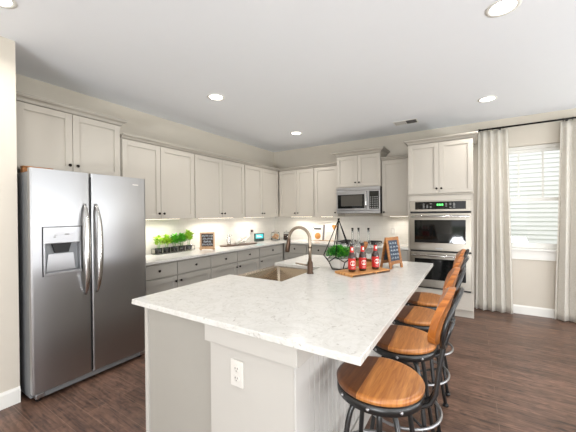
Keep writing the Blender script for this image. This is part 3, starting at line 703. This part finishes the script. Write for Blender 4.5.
# ------------------------------------------------------------------ stools
SH = .70
def make_stool(label):
    t = thing('bar_stool', label, 'stool', (0, 0, 0), 0, 'industrial bar stools along the island')
    MB().lathe([(0.0, SH-.028), (.172, SH-.028), (.184, SH-.022), (.186, SH-.008), (.180, SH-.001), (.165, SH), (0, SH-.001)], (0, 0, 0), 56, cap=False).build('seat', M['seat'], t)
    r = MB().lathe([(.180, SH-.030), (.183, SH-.031), (.183, SH-.062), (.177, SH-.062), (.177, SH-.034), (.0, SH-.034), (.0, SH-.029)], (0, 0, 0), 48, cap=False).build('seat_band', M['blackmetal'], t)
    for a in (-2.25, -1.55, -.85, .6, 1.5, 2.4):
        MB().sphere((.184*math.cos(a), .184*math.sin(a), SH-.046), .0075, n=10).build('bolt', M['ringsteel'], r)
    MB().lathe([(.013, .28), (.013, SH-.034)], (0, 0, 0), 14).build('screw_column', M['blackmetal'], t)
    MB().lathe([(.03, SH-.16), (.033, SH-.155), (.033, SH-.10), (.03, SH-.095)], (0, 0, 0), 18).build('hub', M['blackmetal'], t)
    for k in range(4):
        a = PI/4 + k*PI/2; c, s_ = math.cos(a), math.sin(a)
        prof = [(.030, SH-.125), (.06, SH-.092), (.095, SH-.085), (.125, SH-.105), (.145, SH-.15), (.158, SH-.22), (.175, SH-.36), (.205, .16), (.235, .012)]
        # smooth it
        pp = []
        for i in range(len(prof)-1):
            for q in (0, .5): pp.append((prof[i][0]*(1-q)+prof[i+1][0]*q, prof[i][1]*(1-q)+prof[i+1][1]*q))
        pp.append(prof[-1])
        for _ in range(2):
            pp = [pp[0]]+[((pp[i-1][0]+2*pp[i][0]+pp[i+1][0])/4, (pp[i-1][1]+2*pp[i][1]+pp[i+1][1])/4) for i in range(1, len(pp)-1)]+[pp[-1]]
        lg = MB().tube([(q*c, q*s_, z) for q, z in pp], .0115, 10).build('leg', M['blackmetal'], t)
        MB().lathe([(.020, 0.001), (.020, .012), (.013, .02)], (.235*c, .235*s_, 0), 14).build('foot', M['black'], lg)
    MB().tube([(.205*math.cos(2*PI*k/40), .205*math.sin(2*PI*k/40), .30) for k in range(40)], .0085, 8, closed=True).build('foot_ring', M['ringsteel'], t)
    b = MB()
    for k in range(2):
        a = PI/4+k*PI/2; b.tube([(.195*math.cos(a), .195*math.sin(a), .28), (-.195*math.cos(a), -.195*math.sin(a), .28)], .007, 8)
    b.build('cross_brace', M['blackmetal'], t)
    # back post: from under the seat out, then up to the backrest
    BX = .215
    pts = [(.06, .0, SH-.070), (.12, .0, SH-.072), (.175, .0, SH-.068), (.208, .0, SH-.045), (.228, .0, SH+.0), (.240, .0, SH+.10), (.258, .0, SH+.20), (.288, .0, SH+.30)]
    sm = []
    for i in range(len(pts)-1):
        for q in (0, .5): sm.append(tuple(pts[i][j]*(1-q)+pts[i+1][j]*q for j in range(3)))
    sm.append(pts[-1])
    b = MB()
    for dy in (-.022, .022): b.tube([(p[0], dy, p[2]) for p in sm], .0095, 10)
    b.build('back_post', M['blackmetal'], t)
    # curved backrest
    def panel(off, thick, inset, mat_, name, R=.42):
        b = MB(); nu, nv = 22, 14; front = []; back = []
        for j in range(nv+1):
            v = j/nv*2-1; fr = []; bk = []
            half = max(.03, (.142-inset)*(1-abs(v)**2.7)**.5)          # rounded outline
            z = SH+.312+v*(.113-inset)
            for i in range(nu+1):
                u = i/nu*2-1; yy = u*half
                zz = z - (abs(u)**3)*v*.006
                ang = yy/R
                xx = .246+(z-SH-.312)*.26 + off - R*(1-math.cos(ang))
                fr.append(b.bm.verts.new((xx, R*math.sin(ang), zz))); bk.append(b.bm.verts.new((xx+thick*math.cos(ang), (R+thick)*math.sin(ang), zz-.28*0)))
            front.append(fr); back.append(bk)
        for j in range(nv):
            for i in range(nu):
                b.bm.faces.new((front[j][i], front[j+1][i], front[j+1][i+1], front[j][i+1])).smooth = True
                b.bm.faces.new((back[j][i], back[j][i+1], back[j+1][i+1], back[j+1][i])).smooth = True
        for j in range(nv):
            b.bm.faces.new((front[j][0], back[j][0], back[j+1][0], front[j+1][0])); b.bm.faces.new((front[j][nu], front[j+1][nu], back[j+1][nu], back[j][nu]))
        for i in range(nu):
            b.bm.faces.new((front[0][i], front[0][i+1], back[0][i+1], back[0][i])); b.bm.faces.new((front[nv][i], back[nv][i], back[nv][i+1], front[nv][i+1]))
        return b.build(name, mat_, t)
    panel(0, .024, 0, M['backwood'], 'backrest')
    fr = []
    for k in range(32):
        a = 2*PI*k/32; cy_, cz_ = math.cos(a), math.sin(a)
        yy = .130*cy_; zz = SH+.308+.112*cz_
        fr.append((.246+(zz-SH-.312)*.26+.044-.42*(1-math.cos(yy/.42)), yy, zz))
    b = MB().tube(fr, .0085, 8, closed=True)
    b.box(.272, .280, -.025, .025, SH+.23, SH+.38, rot=Matrix.Rotation(math.radians(14.6), 3, 'Y'), piv=Vector((.276, 0, SH+.31)))
    b.build('back_frame', M['blackmetal'], t)
    return t
spots = [((3.25, -3.89), 0.0, 'bar stool nearest the camera, tucked under the island corner'),
         ((3.25, -3.40), .05, 'second bar stool from the camera, wood seat and curved back'),
         ((3.26, -2.93), -.04, 'third bar stool from the camera along the island'),
         ((3.26, -2.46), .06, 'farthest bar stool, at the island end by the double oven')]
proto = make_stool(spots[0][2])
for i, ((x, y), a, lb) in enumerate(spots):
    o = proto if i == 0 else copy_tree(proto)
    o.location = (x, y, 0); o.rotation_euler = (0, 0, a); o['label'] = lb

# ------------------------------------------------------------------ curtains
t = thing('curtain_rod', 'black iron curtain rod mounted above the window', 'curtain rod', (0, -.095, 2.615))
MB().tube([(3.70, 0, 0), (4.98, 0, 0)], .0125, 12).build('rod', M['rod'], t)
for x in (3.69, 4.965): MB().lathe([(.018, 0), (.018, .03), (.010, .034)], (x-.005, 0, 0), 14, 'X').build('finial', M['rod'], t)
for x in (3.95, 4.66):
    MB().box(x-.006, x+.006, 0, .094, -.006, .006).box(x-.012, x+.012, .088, .0945, -.04, .02).build('bracket', M['rod'], t)
def curtain(label, xa0, xa1, xb0, xb1, folds, seed, rings):
    random.seed(seed)
    t = thing('curtain', label, 'curtain', (0, -.095, 0), 0, 'linen curtains flanking the window')
    b = MB(); nu, nv = folds*14, 26; grid = []
    ph = [random.uniform(-.35, .35) for _ in range(folds+2)]
    am = [random.uniform(.75, 1.2) for _ in range(folds+2)]
    for j in range(nv+1):
        v = j/nv; z = 2.585*(1-v)+.012*v; row = []
        l = xa0*(1-v)+xb0*v; r = xa1*(1-v)+xb1*v
        for i in range(nu+1):
            u = i/nu; f = u*folds; k = int(min(f, folds-1e-6)); p = ph[k]*(1-(f-k))+ph[k+1]*(f-k); A = am[k]*(1-(f-k))+am[k+1]*(f-k)
            s_ = math.sin(2*PI*f + p*min(1, v*2)); 
            s_ = math.copysign(abs(s_)**(.75), s_)
            a = (.020+.024*min(1, v*1.6))*A*(.75 if v < .04 else 1)
            row.append(b.bm.verts.new((l+(r-l)*u+.012*math.sin(2*PI*f*2+p)*v, a*s_ + .004*math.sin(9*v+f), z)))
        grid.append(row)
    for j in range(nv):
        for i in range(nu):
            b.bm.faces.new((grid[j][i], grid[j][i+1], grid[j+1][i+1], grid[j+1][i])).smooth = True
    b.build('drape', M['linen'], t, solid=.003)
    for x in rings:
        rg = MB().tube([(x, .019*math.cos(2*PI*k/16), 2.612+.019*math.sin(2*PI*k/16)) for k in range(16)], .0028, 6, closed=True).build('curtain_ring', M['rod'], t)
curtain('left linen curtain, hanging between the oven tower and the window', 3.69, 4.035, 3.65, 4.085, 4, 4, (3.74, 3.80, 3.86, 3.92, 3.98))
curtain('right linen curtain, hanging at the window side cut by the picture edge', 4.585, 4.93, 4.52, 4.97, 4, 9, (4.61, 4.70, 4.77, 4.84, 4.91))

# ------------------------------------------------------------------ ceiling fittings
def downlight(label, x, y):
    t = thing('ceiling_light', label, 'ceiling light', (x, y, CEIL), 0, 'recessed ceiling lights')
    MB().lathe([(.098, -.0005), (.098, -.004), (.080, -.007), (.072, -.003), (.072, -.0008)], (0, 0, 0), 32, cap=False).build('trim_ring', M['trim'], t)
    MB().lathe([(.0718, -.0006), (.0718, -.0035), (0, -.0045)], (0, 0, 0), 32, cap=False).build('diffuser', M['lamp'], t)
    d = bpy.data.lights.new('downlight_lamp', 'AREA'); d.shape = 'DISK'; d.size = .14; d.energy = P_DOWN; d.color = (1, .975, .945); d.spread = math.radians(150)
    o = bpy.data.objects.new('downlight_lamp', d); COL.objects.link(o); o.parent = t; o.location = (0, 0, -.012)
for x, y, lb in ((3.782, -2.824, 'recessed ceiling light at the top right, over the nearest stools'), (1.15, -2.80, 'recessed ceiling light above the aisle between fridge and island'),
              (1.158, -1.02, 'recessed ceiling light nearest the kitchen corner'), (3.765, -1.013, 'recessed ceiling light in front of the left curtain')):
    downlight(lb, x, y)
for x, y, lb in ((1.15, -4.62, 'recessed ceiling light beyond the picture edge over the fridge aisle'), (3.77, -4.62, 'recessed ceiling light beyond the near end of the island'),
                 (6.0, -3.6, 'recessed ceiling light over the open floor at the right')):
    downlight(lb, x, y)
t = thing('ceiling_vent', 'small ceiling air vent in front of the oven tower', 'vent', (2.79, -.63, CEIL))
MB().box(-.165, .165, -.10, .10, -.006, -.0005, .002).build('vent_frame', M['trim'], t)
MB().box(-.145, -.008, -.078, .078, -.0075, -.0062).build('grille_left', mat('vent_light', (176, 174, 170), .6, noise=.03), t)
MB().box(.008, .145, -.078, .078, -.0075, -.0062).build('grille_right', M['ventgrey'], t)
b = MB()
for k in range(5):
    x = -.13+k*.025; b.box(x, x+.012, -.078, .078, -.011, -.0076)
b.build('slats', M['trim'], t)
# wall plates on the backsplash
t = thing('wall_switch', 'white outlet plate on the backsplash left of the oven tower', 'outlet', (2.46, -.0085, 1.115))
MB().box(-.036, .036, -.005, 0, -.058, .058, .002).build('cover_plate', M['plate'], t); MB().box(-.016, .016, -.0075, -.005, -.033, .033, .001).build('rocker', M['trim'], t)
t = thing('wall_outlet', 'small dark plug in the backsplash above the teal display', 'outlet', (.0085, -.80, 1.10), ROTL)
MB().box(-.036, .036, -.005, 0, -.058, .058, .002).build('cover_plate', M['plate'], t); MB().box(-.022, .022, -.035, -.0052, -.012, .030, .004).build('plug', mat('plug_brown', (92, 62, 60), .5, noise=.05), t)

# ------------------------------------------------------------------ helpers for decor
def leaf(b, p, d, up, L, Wd):
    d = Vector(d).normalized(); side = d.cross(Vector(up)); side = side.normalized() if side.length > 1e-4 else Vector((1, 0, 0)); n = side.cross(d)
    p = Vector(p)
    pts = [p, p+d*L*.35+side*Wd*.5+n*L*.05, p+d*L*.75+side*Wd*.38-n*L*.02, p+d*L-n*L*.12, p+d*L*.75-side*Wd*.38-n*L*.02, p+d*L*.35-side*Wd*.5+n*L*.05]
    mid = [p+d*L*.38-n*L*.04, p+d*L*.74-n*L*.09]
    v = [b.bm.verts.new(q) for q in pts]; m0, m1 = [b.bm.verts.new(q) for q in mid]
    for f in ((v[0], v[1], m0), (v[1], v[2], m1, m0), (v[2], v[3], m1), (v[3], v[4], m1), (v[4], v[5], m0, m1), (v[5], v[0], m0)): b.bm.faces.new(f)
def bush(b, c, rx, rz, n, L, Wd, up0=.2):
    for _ in range(n):
        a = random.uniform(0, 2*PI); e = random.uniform(-.3, 1.5); q = random.uniform(.25, 1)
        p = Vector((c[0]+rx*q*math.cos(a)*math.cos(e), c[1]+rx*q*math.sin(a)*math.cos(e), c[2]+rz*q*math.sin(e)))
        d = Vector((math.cos(a)*random.uniform(.3, 1), math.sin(a)*random.uniform(.3, 1), random.uniform(-.3, 1)+up0))
        leaf(b, p, d, (random.uniform(-.3, .3), random.uniform(-.3, .3), 1), L*random.uniform(.7, 1.2), Wd*random.uniform(.7, 1.2))
def scribble(b, rect, lines, P, r, seed, amp=.5, den=1.0):
    """chalk strokes in a local plane; P(u, v) gives a point"""
    random.seed(seed); u0, u1, v0, v1 = rect
    for i in range(lines):
        vc = v1-(v1-v0)*(i+.5)/lines; h = (v1-v0)/lines*amp
        a = u0+random.uniform(0, .15)*(u1-u0); e = u1-random.uniform(0, .15)*(u1-u0); u = a
        while u < e:
            wl = (e-a)*random.uniform(.22, .4); pts = []; n = max(4, int(7*den))
            for k in range(n):
                pts.append(P(u+wl*k/n, vc+(h*.5 if k % 2 else -h*.5)*random.uniform(.5, 1)))
            b.tube(pts, r, 5); u += wl*1.15

# ---- island decor
# cutting board with three bottles
BA = math.radians(62.6); BC = (2.805, -2.728)
t = thing('serving_board', 'live-edge wooden board under the red-labelled bottles', 'board', (BC[0], BC[1], .9145), BA)
b = MB(); poly = []
random.seed(5)
for k in range(11): poly.append((-.222+.444*k/10, -.108+random.uniform(-.003, .003)))
for k in range(11): poly.append((.222-.444*k/10, .106+random.uniform(-.004, .004)))
b.prism(poly, 0, .021); b.build('plank', M['board'], t, bevel=.003)
MB().box(-.215, .215, -.1105, -.107, .003, .013, .001).build('bark_edge', M['darkwood'], t)
def bottle(label, x, y, rz):
    t = thing('beer_bottle', label, 'bottle', (x, y, .9362), rz, 'red-labelled bottles on the board')
    MB().lathe([(0, .0), (.026, .0), (.0295, .004), (.0305, .012), (.0305, .118), (.029, .132), (.022, .150), (.0155, .165), (.0135, .178), (.0128, .215), (.0142, .217), (.0142, .226), (.0125, .228)], (0, 0, 0), 28, cap=False).build('glass_body', M['amber'], t)
    lb = MB().lathe([(.0309, .022), (.0309, .112)], (0, 0, 0), 32, cap=False).build('body_label', M['red'], t)
    # white round mark with a red curl inside, wrapped on the label facing local -y
    def wrap(u, v, o): a = u/.031-PI/2; return ((.031+o)*math.cos(a), (.031+o)*math.sin(a), v)
    b = MB(); n = 24; vc = .073
    for (ra, rb) in ((0, .0215),):
        ctr = b.bm.verts.new(wrap(0, vc, .0006)); rg = [b.bm.verts.new(wrap(rb*math.cos(2*PI*k/n), vc+rb*math.sin(2*PI*k/n), .0006)) for k in range(n)]
        for k in range(n): b.bm.faces.new((ctr, rg[k], rg[(k+1) % n]))
    b.build('round_emblem', M['white_ink'], lb)
    b = MB(); b.tube([wrap(.008*math.cos(a_)+.0, vc+.004+.009*math.sin(a_), .0012) for a_ in [x_*.5-1.2 for x_ in range(10)]], .0016, 6); b.tube([wrap(.006, vc+.002, .0012), wrap(.004, vc-.010, .0012)], .0016, 6)
    b.build('emblem_curl', M['red'], lb)
    b = MB(); b.tube([wrap(-.014+.028*k/6, .040+(.003 if k % 2 else -.002), .0008) for k in range(7)], .0014, 5); b.tube([wrap(-.012+.024*k/5, .031+(.0015 if k % 2 else -.0015), .0008) for k in range(6)], .001, 5)
    b.build('label_writing', M['white_ink'], lb)
    nk = MB().lathe([(.0172, .163), (.0142, .178), (.0133, .208)], (0, 0, 0), 24, cap=False).build('neck_label', M['red'], t)
    MB().box(-.006, .006, -.0165, -.0135, .178, .200).build('neck_mark', M['white_ink'], nk)
    MB().lathe([(.0152, .224), (.0158, .226), (.0148, .233), (.0, .234)], (0, 0, 0), 20, cap=False).build('cap', M['black'], t)
bottle('red-labelled brown bottle at the left end of the wooden board', 2.752, -2.846, .62)
bottle('red-labelled brown bottle in the middle of the wooden board', 2.815, -2.760, .74)
bottle('red-labelled brown bottle at the right end, nearest the chalkboard sign', 2.890, -2.640, .8)

# geometric terrarium
t = thing('geometric_terrarium', 'black wire geometric terrarium with green plant in white pot', 'planter', (2.562, -2.66, .9145), .2)
b = MB(); N = 5
base = [Vector((.082*math.cos(2*PI*k/N+.3), .082*math.sin(2*PI*k/N+.3), .005)) for k in range(N)]
wide = [Vector((.140*math.cos(2*PI*k/N+.3+PI/N), .140*math.sin(2*PI*k/N+.3+PI/N), .125)) for k in range(N)]
lowm = [Vector((.122*math.cos(2*PI*k/N+.3), .122*math.sin(2*PI*k/N+.3), .075)) for k in range(N)]
apex = Vector((0, 0, .452)); r = .0046
for k in range(N):
    b.tube([base[k], base[(k+1) % N]], r, 6); b.tube([base[k], lowm[k]], r, 6); b.tube([lowm[k], wide[k]], r, 6); b.tube([lowm[k], wide[k-1]], r, 6); b.tube([wide[k], apex], r, 6)
b.tube([apex-Vector((0, 0, .004)), apex+Vector((0, 0, .012))], .010, 8)
b.build('wire_frame', M['rod'], t)
p = MB().lathe([(0, .006), (.068, .006), (.076, .012), (.108, .095), (.106, .098), (.100, .090), (.0, .088)], (0, 0, 0), 5, cap=False)
for f in p.bm.faces: f.smooth = False
p.build('pot', M['ceramic'], t)
random.seed(21); b = MB(); bush(b, (0, 0, .125), .122, .075, 620, .032, .018)
pl = b.build('foliage', M['leaf_dark'], t)
random.seed(22); b = MB(); bush(b, (0.01, -.01, .135), .118, .07, 240, .032, .018)
b.build('new_growth', M['leaf'], t)

# chalkboard A-frame sign
ux, uy = .364, .931; ang = math.atan2(uy, ux)
t = thing('tabletop_sign', 'wooden A-frame chalkboard sign standing on the far island corner', 'sign', (2.976, -2.478, .9145), ang)
# local x along the sign width, local -y is the front
def leg_frame(par, lean, name, slate):
    W_, H_ = .20, .285; b = MB()
    def bar(x0_, x1_, z0_, z1_, d=.009):
        pts = []
        def P(x, y, z): return Vector((x, y+lean*(1-z/H_)+.05*z/H_, z))
        vs = [b.bm.verts.new(P(x, y, z)) for x in (x0_, x1_) for y in (-d/2, d/2) for z in (z0_, z1_)]
        for f in ((0, 1, 3, 2), (4, 6, 7, 5), (0, 4, 5, 1), (2, 3, 7, 6), (0, 2, 6, 4), (1, 5, 7, 3)): b.bm.faces.new([vs[i] for i in f])
    bar(0, .03, 0, H_); bar(W_-.03, W_, 0, H_); bar(.03, W_-.03, H_-.030, H_-.002); bar(.03, W_-.03, .040, .068)
    o = b.build(name, M['signwood'], par)
    bb = MB(); x0_, x1_, z0_, z1_ = .03, W_-.03, .068, H_-.030
    def P(x, y, z): return Vector((x, y+lean*(1-z/H_)+.05*z/H_, z))
    vs = [bb.bm.verts.new(P(x, y, z)) for x in (x0_, x1_) for y in (-.002, .003) for z in (z0_, z1_)]
    for f in ((0, 1, 3, 2), (4, 6, 7, 5), (0, 4, 5, 1), (2, 3, 7, 6), (0, 2, 6, 4), (1, 5, 7, 3)): bb.bm.faces.new([vs[i] for i in f])
    sl = bb.build('slate', M['chalkboard'], o)
    if slate:
        cb = MB(); scribble(cb, (.038, W_-.038, .078, H_-.04), 5, lambda u, v: P(u, -.005, v), .0022, 12, .62, .8)
        cb.build('chalk_writing', M['chalk'], sl)
leg_frame(t, 0.0, 'front_frame', True)
leg_frame(t, .105, 'rear_frame', False)

# crate with three clear bottles behind the beer
t = thing('wooden_crate', 'low wooden crate behind the red-labelled bottles', 'crate', (2.575, -2.475, .9145))
MB().box(0, .235, 0, .125, 0, .006).box(0, .235, 0, .008, .006, .055).box(0, .235, .117, .125, .006, .055).box(0, .008, .008, .117, .006, .055).box(.227, .235, .008, .117, .006, .055).build('box', M['cratewood'], t)
def gbottle(label, x, y):
    t = thing('glass_bottle', label, 'bottle', (x, y, .921), 0, 'clear glass bottles in the crate')
    MB().lathe([(0, 0), (.024, 0), (.027, .006), (.027, .17), (.024, .20), (.012, .25), (.0095, .29), (.0095, .338), (.0115, .34), (.0115, .348), (.009, .348), (.0075, .338), (.0075, .29), (.010, .252), (.022, .198), (.025, .168), (.025, .01), (0, .006)], (0, 0, 0), 22, cap=False).build('glass_body', M['glass'], t)
    MB().lathe([(.0072, .335), (.0072, .349), (.012, .350), (.012, .360), (0, .362)], (0, 0, 0), 16, cap=False).build('stopper', M['knob'], t)
gbottle('leftmost clear glass bottle with dark stopper in the crate', 2.614, -2.44)
gbottle('middle clear glass bottle with dark stopper in the crate', 2.660, -2.395)
gbottle('rightmost clear glass bottle with dark stopper in the crate', 2.755, -2.385)
t = thing('wooden_scoop', 'orange-brown wooden scoop leaning out of the crate', 'scoop', (2.70, -2.448, .922), 0)
MB().tube([(0, 0, 0), (.030, 0, .15)], .006, 8).build('handle', M['darkwood'], t)
b = MB().lathe([(0, -.044), (.014, -.038), (.025, -.010), (.026, .012), (.018, .040), (.0, .046)], (.037, 0, .190), 16, cap=False, mtx=Matrix.Rotation(.35, 3, 'Y'))
b.build('scoop_bowl', M['signwood'], t)

# ---- left counter decor
# herb planter rack
HX, HY0, HY1 = .10, -2.86, -2.30
t = thing('wire_herb_rack', 'thin wire rack on the left counter holding potted herbs', 'rack', (0.075, -2.915, .9145))
b = MB(); Lr = .60; Wr = .115
for z in (.003, .07):
    b.tube([(0, 0, z), (Wr, 0, z)], .0022, 6).tube([(0, Lr, z), (Wr, Lr, z)], .0022, 6).tube([(0, 0, z), (0, Lr, z)], .0022, 6).tube([(Wr, 0, z), (Wr, Lr, z)], .0022, 6)
for x in (0, Wr):
    for y in (0, Lr/2, Lr): b.tube([(x, y, .002), (x, y, .072)], .0022, 6)
for y in [Lr*k/12 for k in range(1, 12)]: b.tube([(0, y, .003), (Wr, y, .003)], .0014, 5)
b.build('wire_frame', M['blackmetal'], t)
herbs = [(M['leaf_lime'], 'thin sparse pale herb in the jar nearest the fridge'), (M['leaf_lime'], 'lime-green herb, second jar from the fridge'), (M['leaf'], 'bushy green herb in the middle jar of the wire rack'),
         (M['leaf'], 'green herb, fourth jar from the fridge'), (M['leaf_lime'], 'tallest bright green herb in the jar nearest the easel')]
for k, (lm, lb) in enumerate(herbs):
    y = -2.855+k*.12
    t = thing('potted_herb', lb, 'plant', (.1325, y, .920), 0, 'potted herbs in the wire rack')
    random.seed(40+k)
    MB().lathe([(0, 0), (.040, 0), (.043, .004), (.046, .070), (.044, .070), (.041, .006), (0, .005)], (0, 0, 0), 24, cap=False).build('jar', M['glass'], t)
    MB().lathe([(0.0, .006), (.040, .006), (.043, .062), (0, .064)], (0, 0, 0), 18, cap=False).build('soil', M['soil'], t)
    b = MB()
    for q in range(10): 
        a_ = .6*q; b.box(-.012, .012, -.0475, -.046, .008, .010)
    hh = (.21, .21, .21, .22, .25)[k]; nn = (60, 130, 190, 190, 200)[k]
    s_ = MB()
    for q in range(7):
        a_ = random.uniform(0, 2*PI); s_.tube([(.012*math.cos(a_), .012*math.sin(a_), .06), (.03*math.cos(a_), .03*math.sin(a_), hh*.85)], .0016, 5)
    s_.build('stems', M['leaf'], t)
    b.bm.free(); b = MB(); bush(b, (0, 0, hh*.64), .042, hh*.40, int(nn*1.3), .048, .036)
    b.build('foliage', lm, t)
# small easel with chalkboard
t = thing('easel_sign', 'pale wooden easel chalkboard on the left counter by the herbs', 'sign', (.335, -2.205, .9145), math.radians(40))
# local front -y; width .20
MB().box(-.105, -.083, -.007, .007, .03, .255).box(.083, .105, -.007, .007, .03, .255).box(-.083, .083, -.007, .007, .233, .255).box(-.083, .083, -.007, .007, .03, .05).build('frame', M['palewood'], t)
sl = MB().box(-.083, .083, -.002, .004, .05, .233).build('slate', mat('slate_brown', (70, 58, 50), .8, noise=.2), t)
b = MB(); scribble(b, (-.072, .072, .058, .226), 4, lambda u, v: (u, -.006, v), .0045, 31, .75, 1.0); b.build('chalk_writing', M['chalk'], sl)
MB().box(-.112, .112, -.030, .007, .012, .029, .002).box(-.098, -.076, -.022, .03, 0, .012).box(.076, .098, -.022, .03, 0, .012).build('ledge', M['palewood'], t)
MB().tube([(0, .008, .22), (0, .09, .004)], .006, 8).build('prop_leg', M['palewood'], t)

# tray with coffee things
t = thing('serving_tray', 'dark wooden slab tray on the left counter', 'tray', (.29, -1.46, .9145), math.radians(78))
b = MB(); random.seed(8); poly = []
for k in range(28):
    a_ = 2*PI*k/28; poly.append((.37*math.copysign(abs(math.cos(a_))**.7, math.cos(a_))+random.uniform(-.006, .006), .105*math.copysign(abs(math.sin(a_))**.8, math.sin(a_))+random.uniform(-.006, .006)))
b.prism(poly, 0, .016); b.build('slab', M['darkwood'], t, bevel=.003)
t = thing('milk_jug', 'small silver spouted jug on the left end of the dark tray', 'jug', (.27, -1.69, .9312), 0)
MB().lathe([(0, 0), (.028, 0), (.030, .004), (.024, .10), (.018, .145), (.024, .165), (.022, .165), (.016, .143), (.0, .14)], (0, 0, 0), 22, cap=False).build('jug_body', M['chrome'], t)
MB().tube([(0, .02, .145), (0, .055, .16), (0, .075, .155)], [.008, .006, .004], 8).build('spout', M['chrome'], t)
MB().tube([(0, -.024, .13), (0, -.05, .12), (0, -.05, .07), (0, -.027, .04)], .004, 8).build('handle', M['chrome'], t)
t = thing('coffee_cup', 'low cream cup standing beside the silver jug on the tray', 'cup', (.31, -1.55, .9312), 0)
MB().lathe([(0, 0), (.022, 0), (.036, .045), (.038, .06), (.036, .06), (.033, .044), (.0, .008)], (0, 0, 0), 22, cap=False).build('bowl', M['napkin'], t)
MB().tube([(.034, .0, .05), (.055, .0, .045), (.052, .0, .022), (.03, 0, .018)], .003, 7).build('handle', M['napkin'], t)
for k, (x, y, rz, lb) in enumerate(((.27, -1.40, .5, 'rolled linen napkin on the middle of the dark tray'), (.30, -1.28, .75, 'rolled linen napkin at the right end of the dark tray'))):
    t = thing('rolled_napkin', lb, 'napkin', (x, y, .9312), rz+PI/2-.5, 'rolled napkins on the tray')
    rt = Matrix.Rotation(-.38, 3, 'Y')
    pts = [rt @ Vector((q*.024-.12, 0, 0)) for q in range(11)]
    b = MB().tube([(p.x, .004*math.sin(i*1.3), p.z+.072) for i, p in enumerate(pts)], [.022, .025, .027, .026, .023, .022, .024, .026, .027, .025, .020], 12)
    b.build('cloth', M['napkin'], t)
    MB().tube([(-.0+.0, .026*math.cos(2*PI*q/14), .070+.026*math.sin(2*PI*q/14)) for q in range(14)], .003, 6, closed=True).build('tie', M['palewood'], t)
# teal smart display
t = thing('smart_display', 'small green-cased display with a glowing teal screen', 'display', (.20, -.80, .9145), math.radians(65))
MB().box(-.10, .10, -.012, .022, .004, .155, .006).box(-.07, .07, -.01, .06, 0, .012, .003).build('case', M['darkgreen'], t)
MB().box(-.078, .078, -.0135, -.0122, .06, .138).build('screen', M['teal'], t)
MB().box(-.06, .045, -.0145, -.0137, .085, .098).box(-.06, .02, -.0145, -.0137, .112, .120).build('screen_text', M['screenwhite'], t)
MB().box(-.085, .085, -.0135, -.0122, .018, .048).build('speaker_band', M['black'], t)
# jars
def jar(label, x, y, r, h, fill, fm, dome):
    t = thing('glass_jar', label, 'jar', (x, y, .9145), 0, 'glass jars in the counter corner')
    MB().lathe([(0, 0), (r*.92, 0), (r, .01), (r, h*.8), (r*.85, h*.92), (r*.85, h), (r*.80, h), (r*.80, h*.92), (r*.95, h*.79), (r*.95, .012), (0, .006)], (0, 0, 0), 26, cap=False).build('glass_body', M['glass'], t)
    if fm == 'cookie':
        b = MB(); random.seed(int(x*1000))
        for q in range(26):
            a_ = random.uniform(0, 2*PI); rr = random.uniform(0, r*.60); b.sphere((rr*math.cos(a_), rr*math.sin(a_), .03+random.uniform(0, fill-.045)), .030, (1, 1, .5), 10)
        b.build('cookies', M['cookie'], t)
    else:
        MB().lathe([(0, .008), (r*.93, .014), (r*.93, fill), (0, fill+.006)], (0, 0, 0), 24, cap=False).build('coffee_beans', M['coffee'], t)
    MB().lathe([(r*.9, h+.001), (r*.9, h+.008), (r*.5, h+dome), (r*.1, h+dome+.004), (r*.16, h+dome+.018), (0, h+dome+.024)], (0, 0, 0), 22, cap=False).build('lid', M['glass'], t)
jar('wide glass jar filled with peach-coloured cookies in the counter corner', .33, -.45, .088, .155, .135, 'cookie', .018)
jar('narrower glass jar of dark coffee beans right of the cookie jar', .50, -.31, .062, .15, .115, 'bean', .015)

# open cookbook
t = thing('open_cookbook', 'open cookbook standing on the back counter with biscuit pictures', 'book', (1.20, -.10, .9145), 0)
lean = Matrix.Rotation(math.radians(-10), 4, 'X')
def leanbuild(b, name, m_, par=None):
    bmesh.ops.transform(b.bm, matrix=lean, verts=b.bm.verts); return b.build(name, m_, par or t)
lp = leanbuild(MB().box(-.25, -.018, -.012, 0, 0.002, .30, .002), 'left_page', M['paper'])
rp = leanbuild(MB().box(.018, .27, -.012, 0, 0.002, .32, .002), 'right_page', M['paper'])
leanbuild(MB().box(-.018, .012, -.016, .004, 0.002, .30), 'spine', mat('spine_grey', (128, 120, 122), .6, noise=.2, nscale=30))
leanbuild(MB().lathe([(.062, -.0126), (.062, -.0145), (0, -.0150)], (-.12, 0, .085), 22, 'Y', cap=False), 'biscuit_picture', M['biscuit'], lp)
b = MB(); b.tube([(-.235, -.0135, .265), (-.205, -.0135, .225)], .005, 6); b.box(-.205, -.06, -.014, -.0125, .208, .236); b.tube([(-.235, -.0135, .19), (-.215, -.0135, .187)], .004, 6)
leanbuild(b, 'heading', M['ink'], lp)
hb = MB().prism([(.155, .285), (.185, .31), (.22, .295), (.255, .31), (.262, .27), (.235, .235), (.20, .205), (.185, .24)], -.0145, -.0125, 'Y')
leanbuild(hb, 'orange_picture', M['biscuit'], rp)
b = MB()
for z in (.05, .075, .10, .125, .15): b.box(.06, .22, -.0135, -.0122, z, z+.006)
leanbuild(b, 'text_lines', mat('text_grey', (196, 190, 180), .8, noise=.05), rp)
MB().box(-.20, .22, -.03, .075, 0, .010, .003).tube([(0, .07, .01), (0, .035, .17)], .005, 6).build('book_stand', M['palewood'], t)
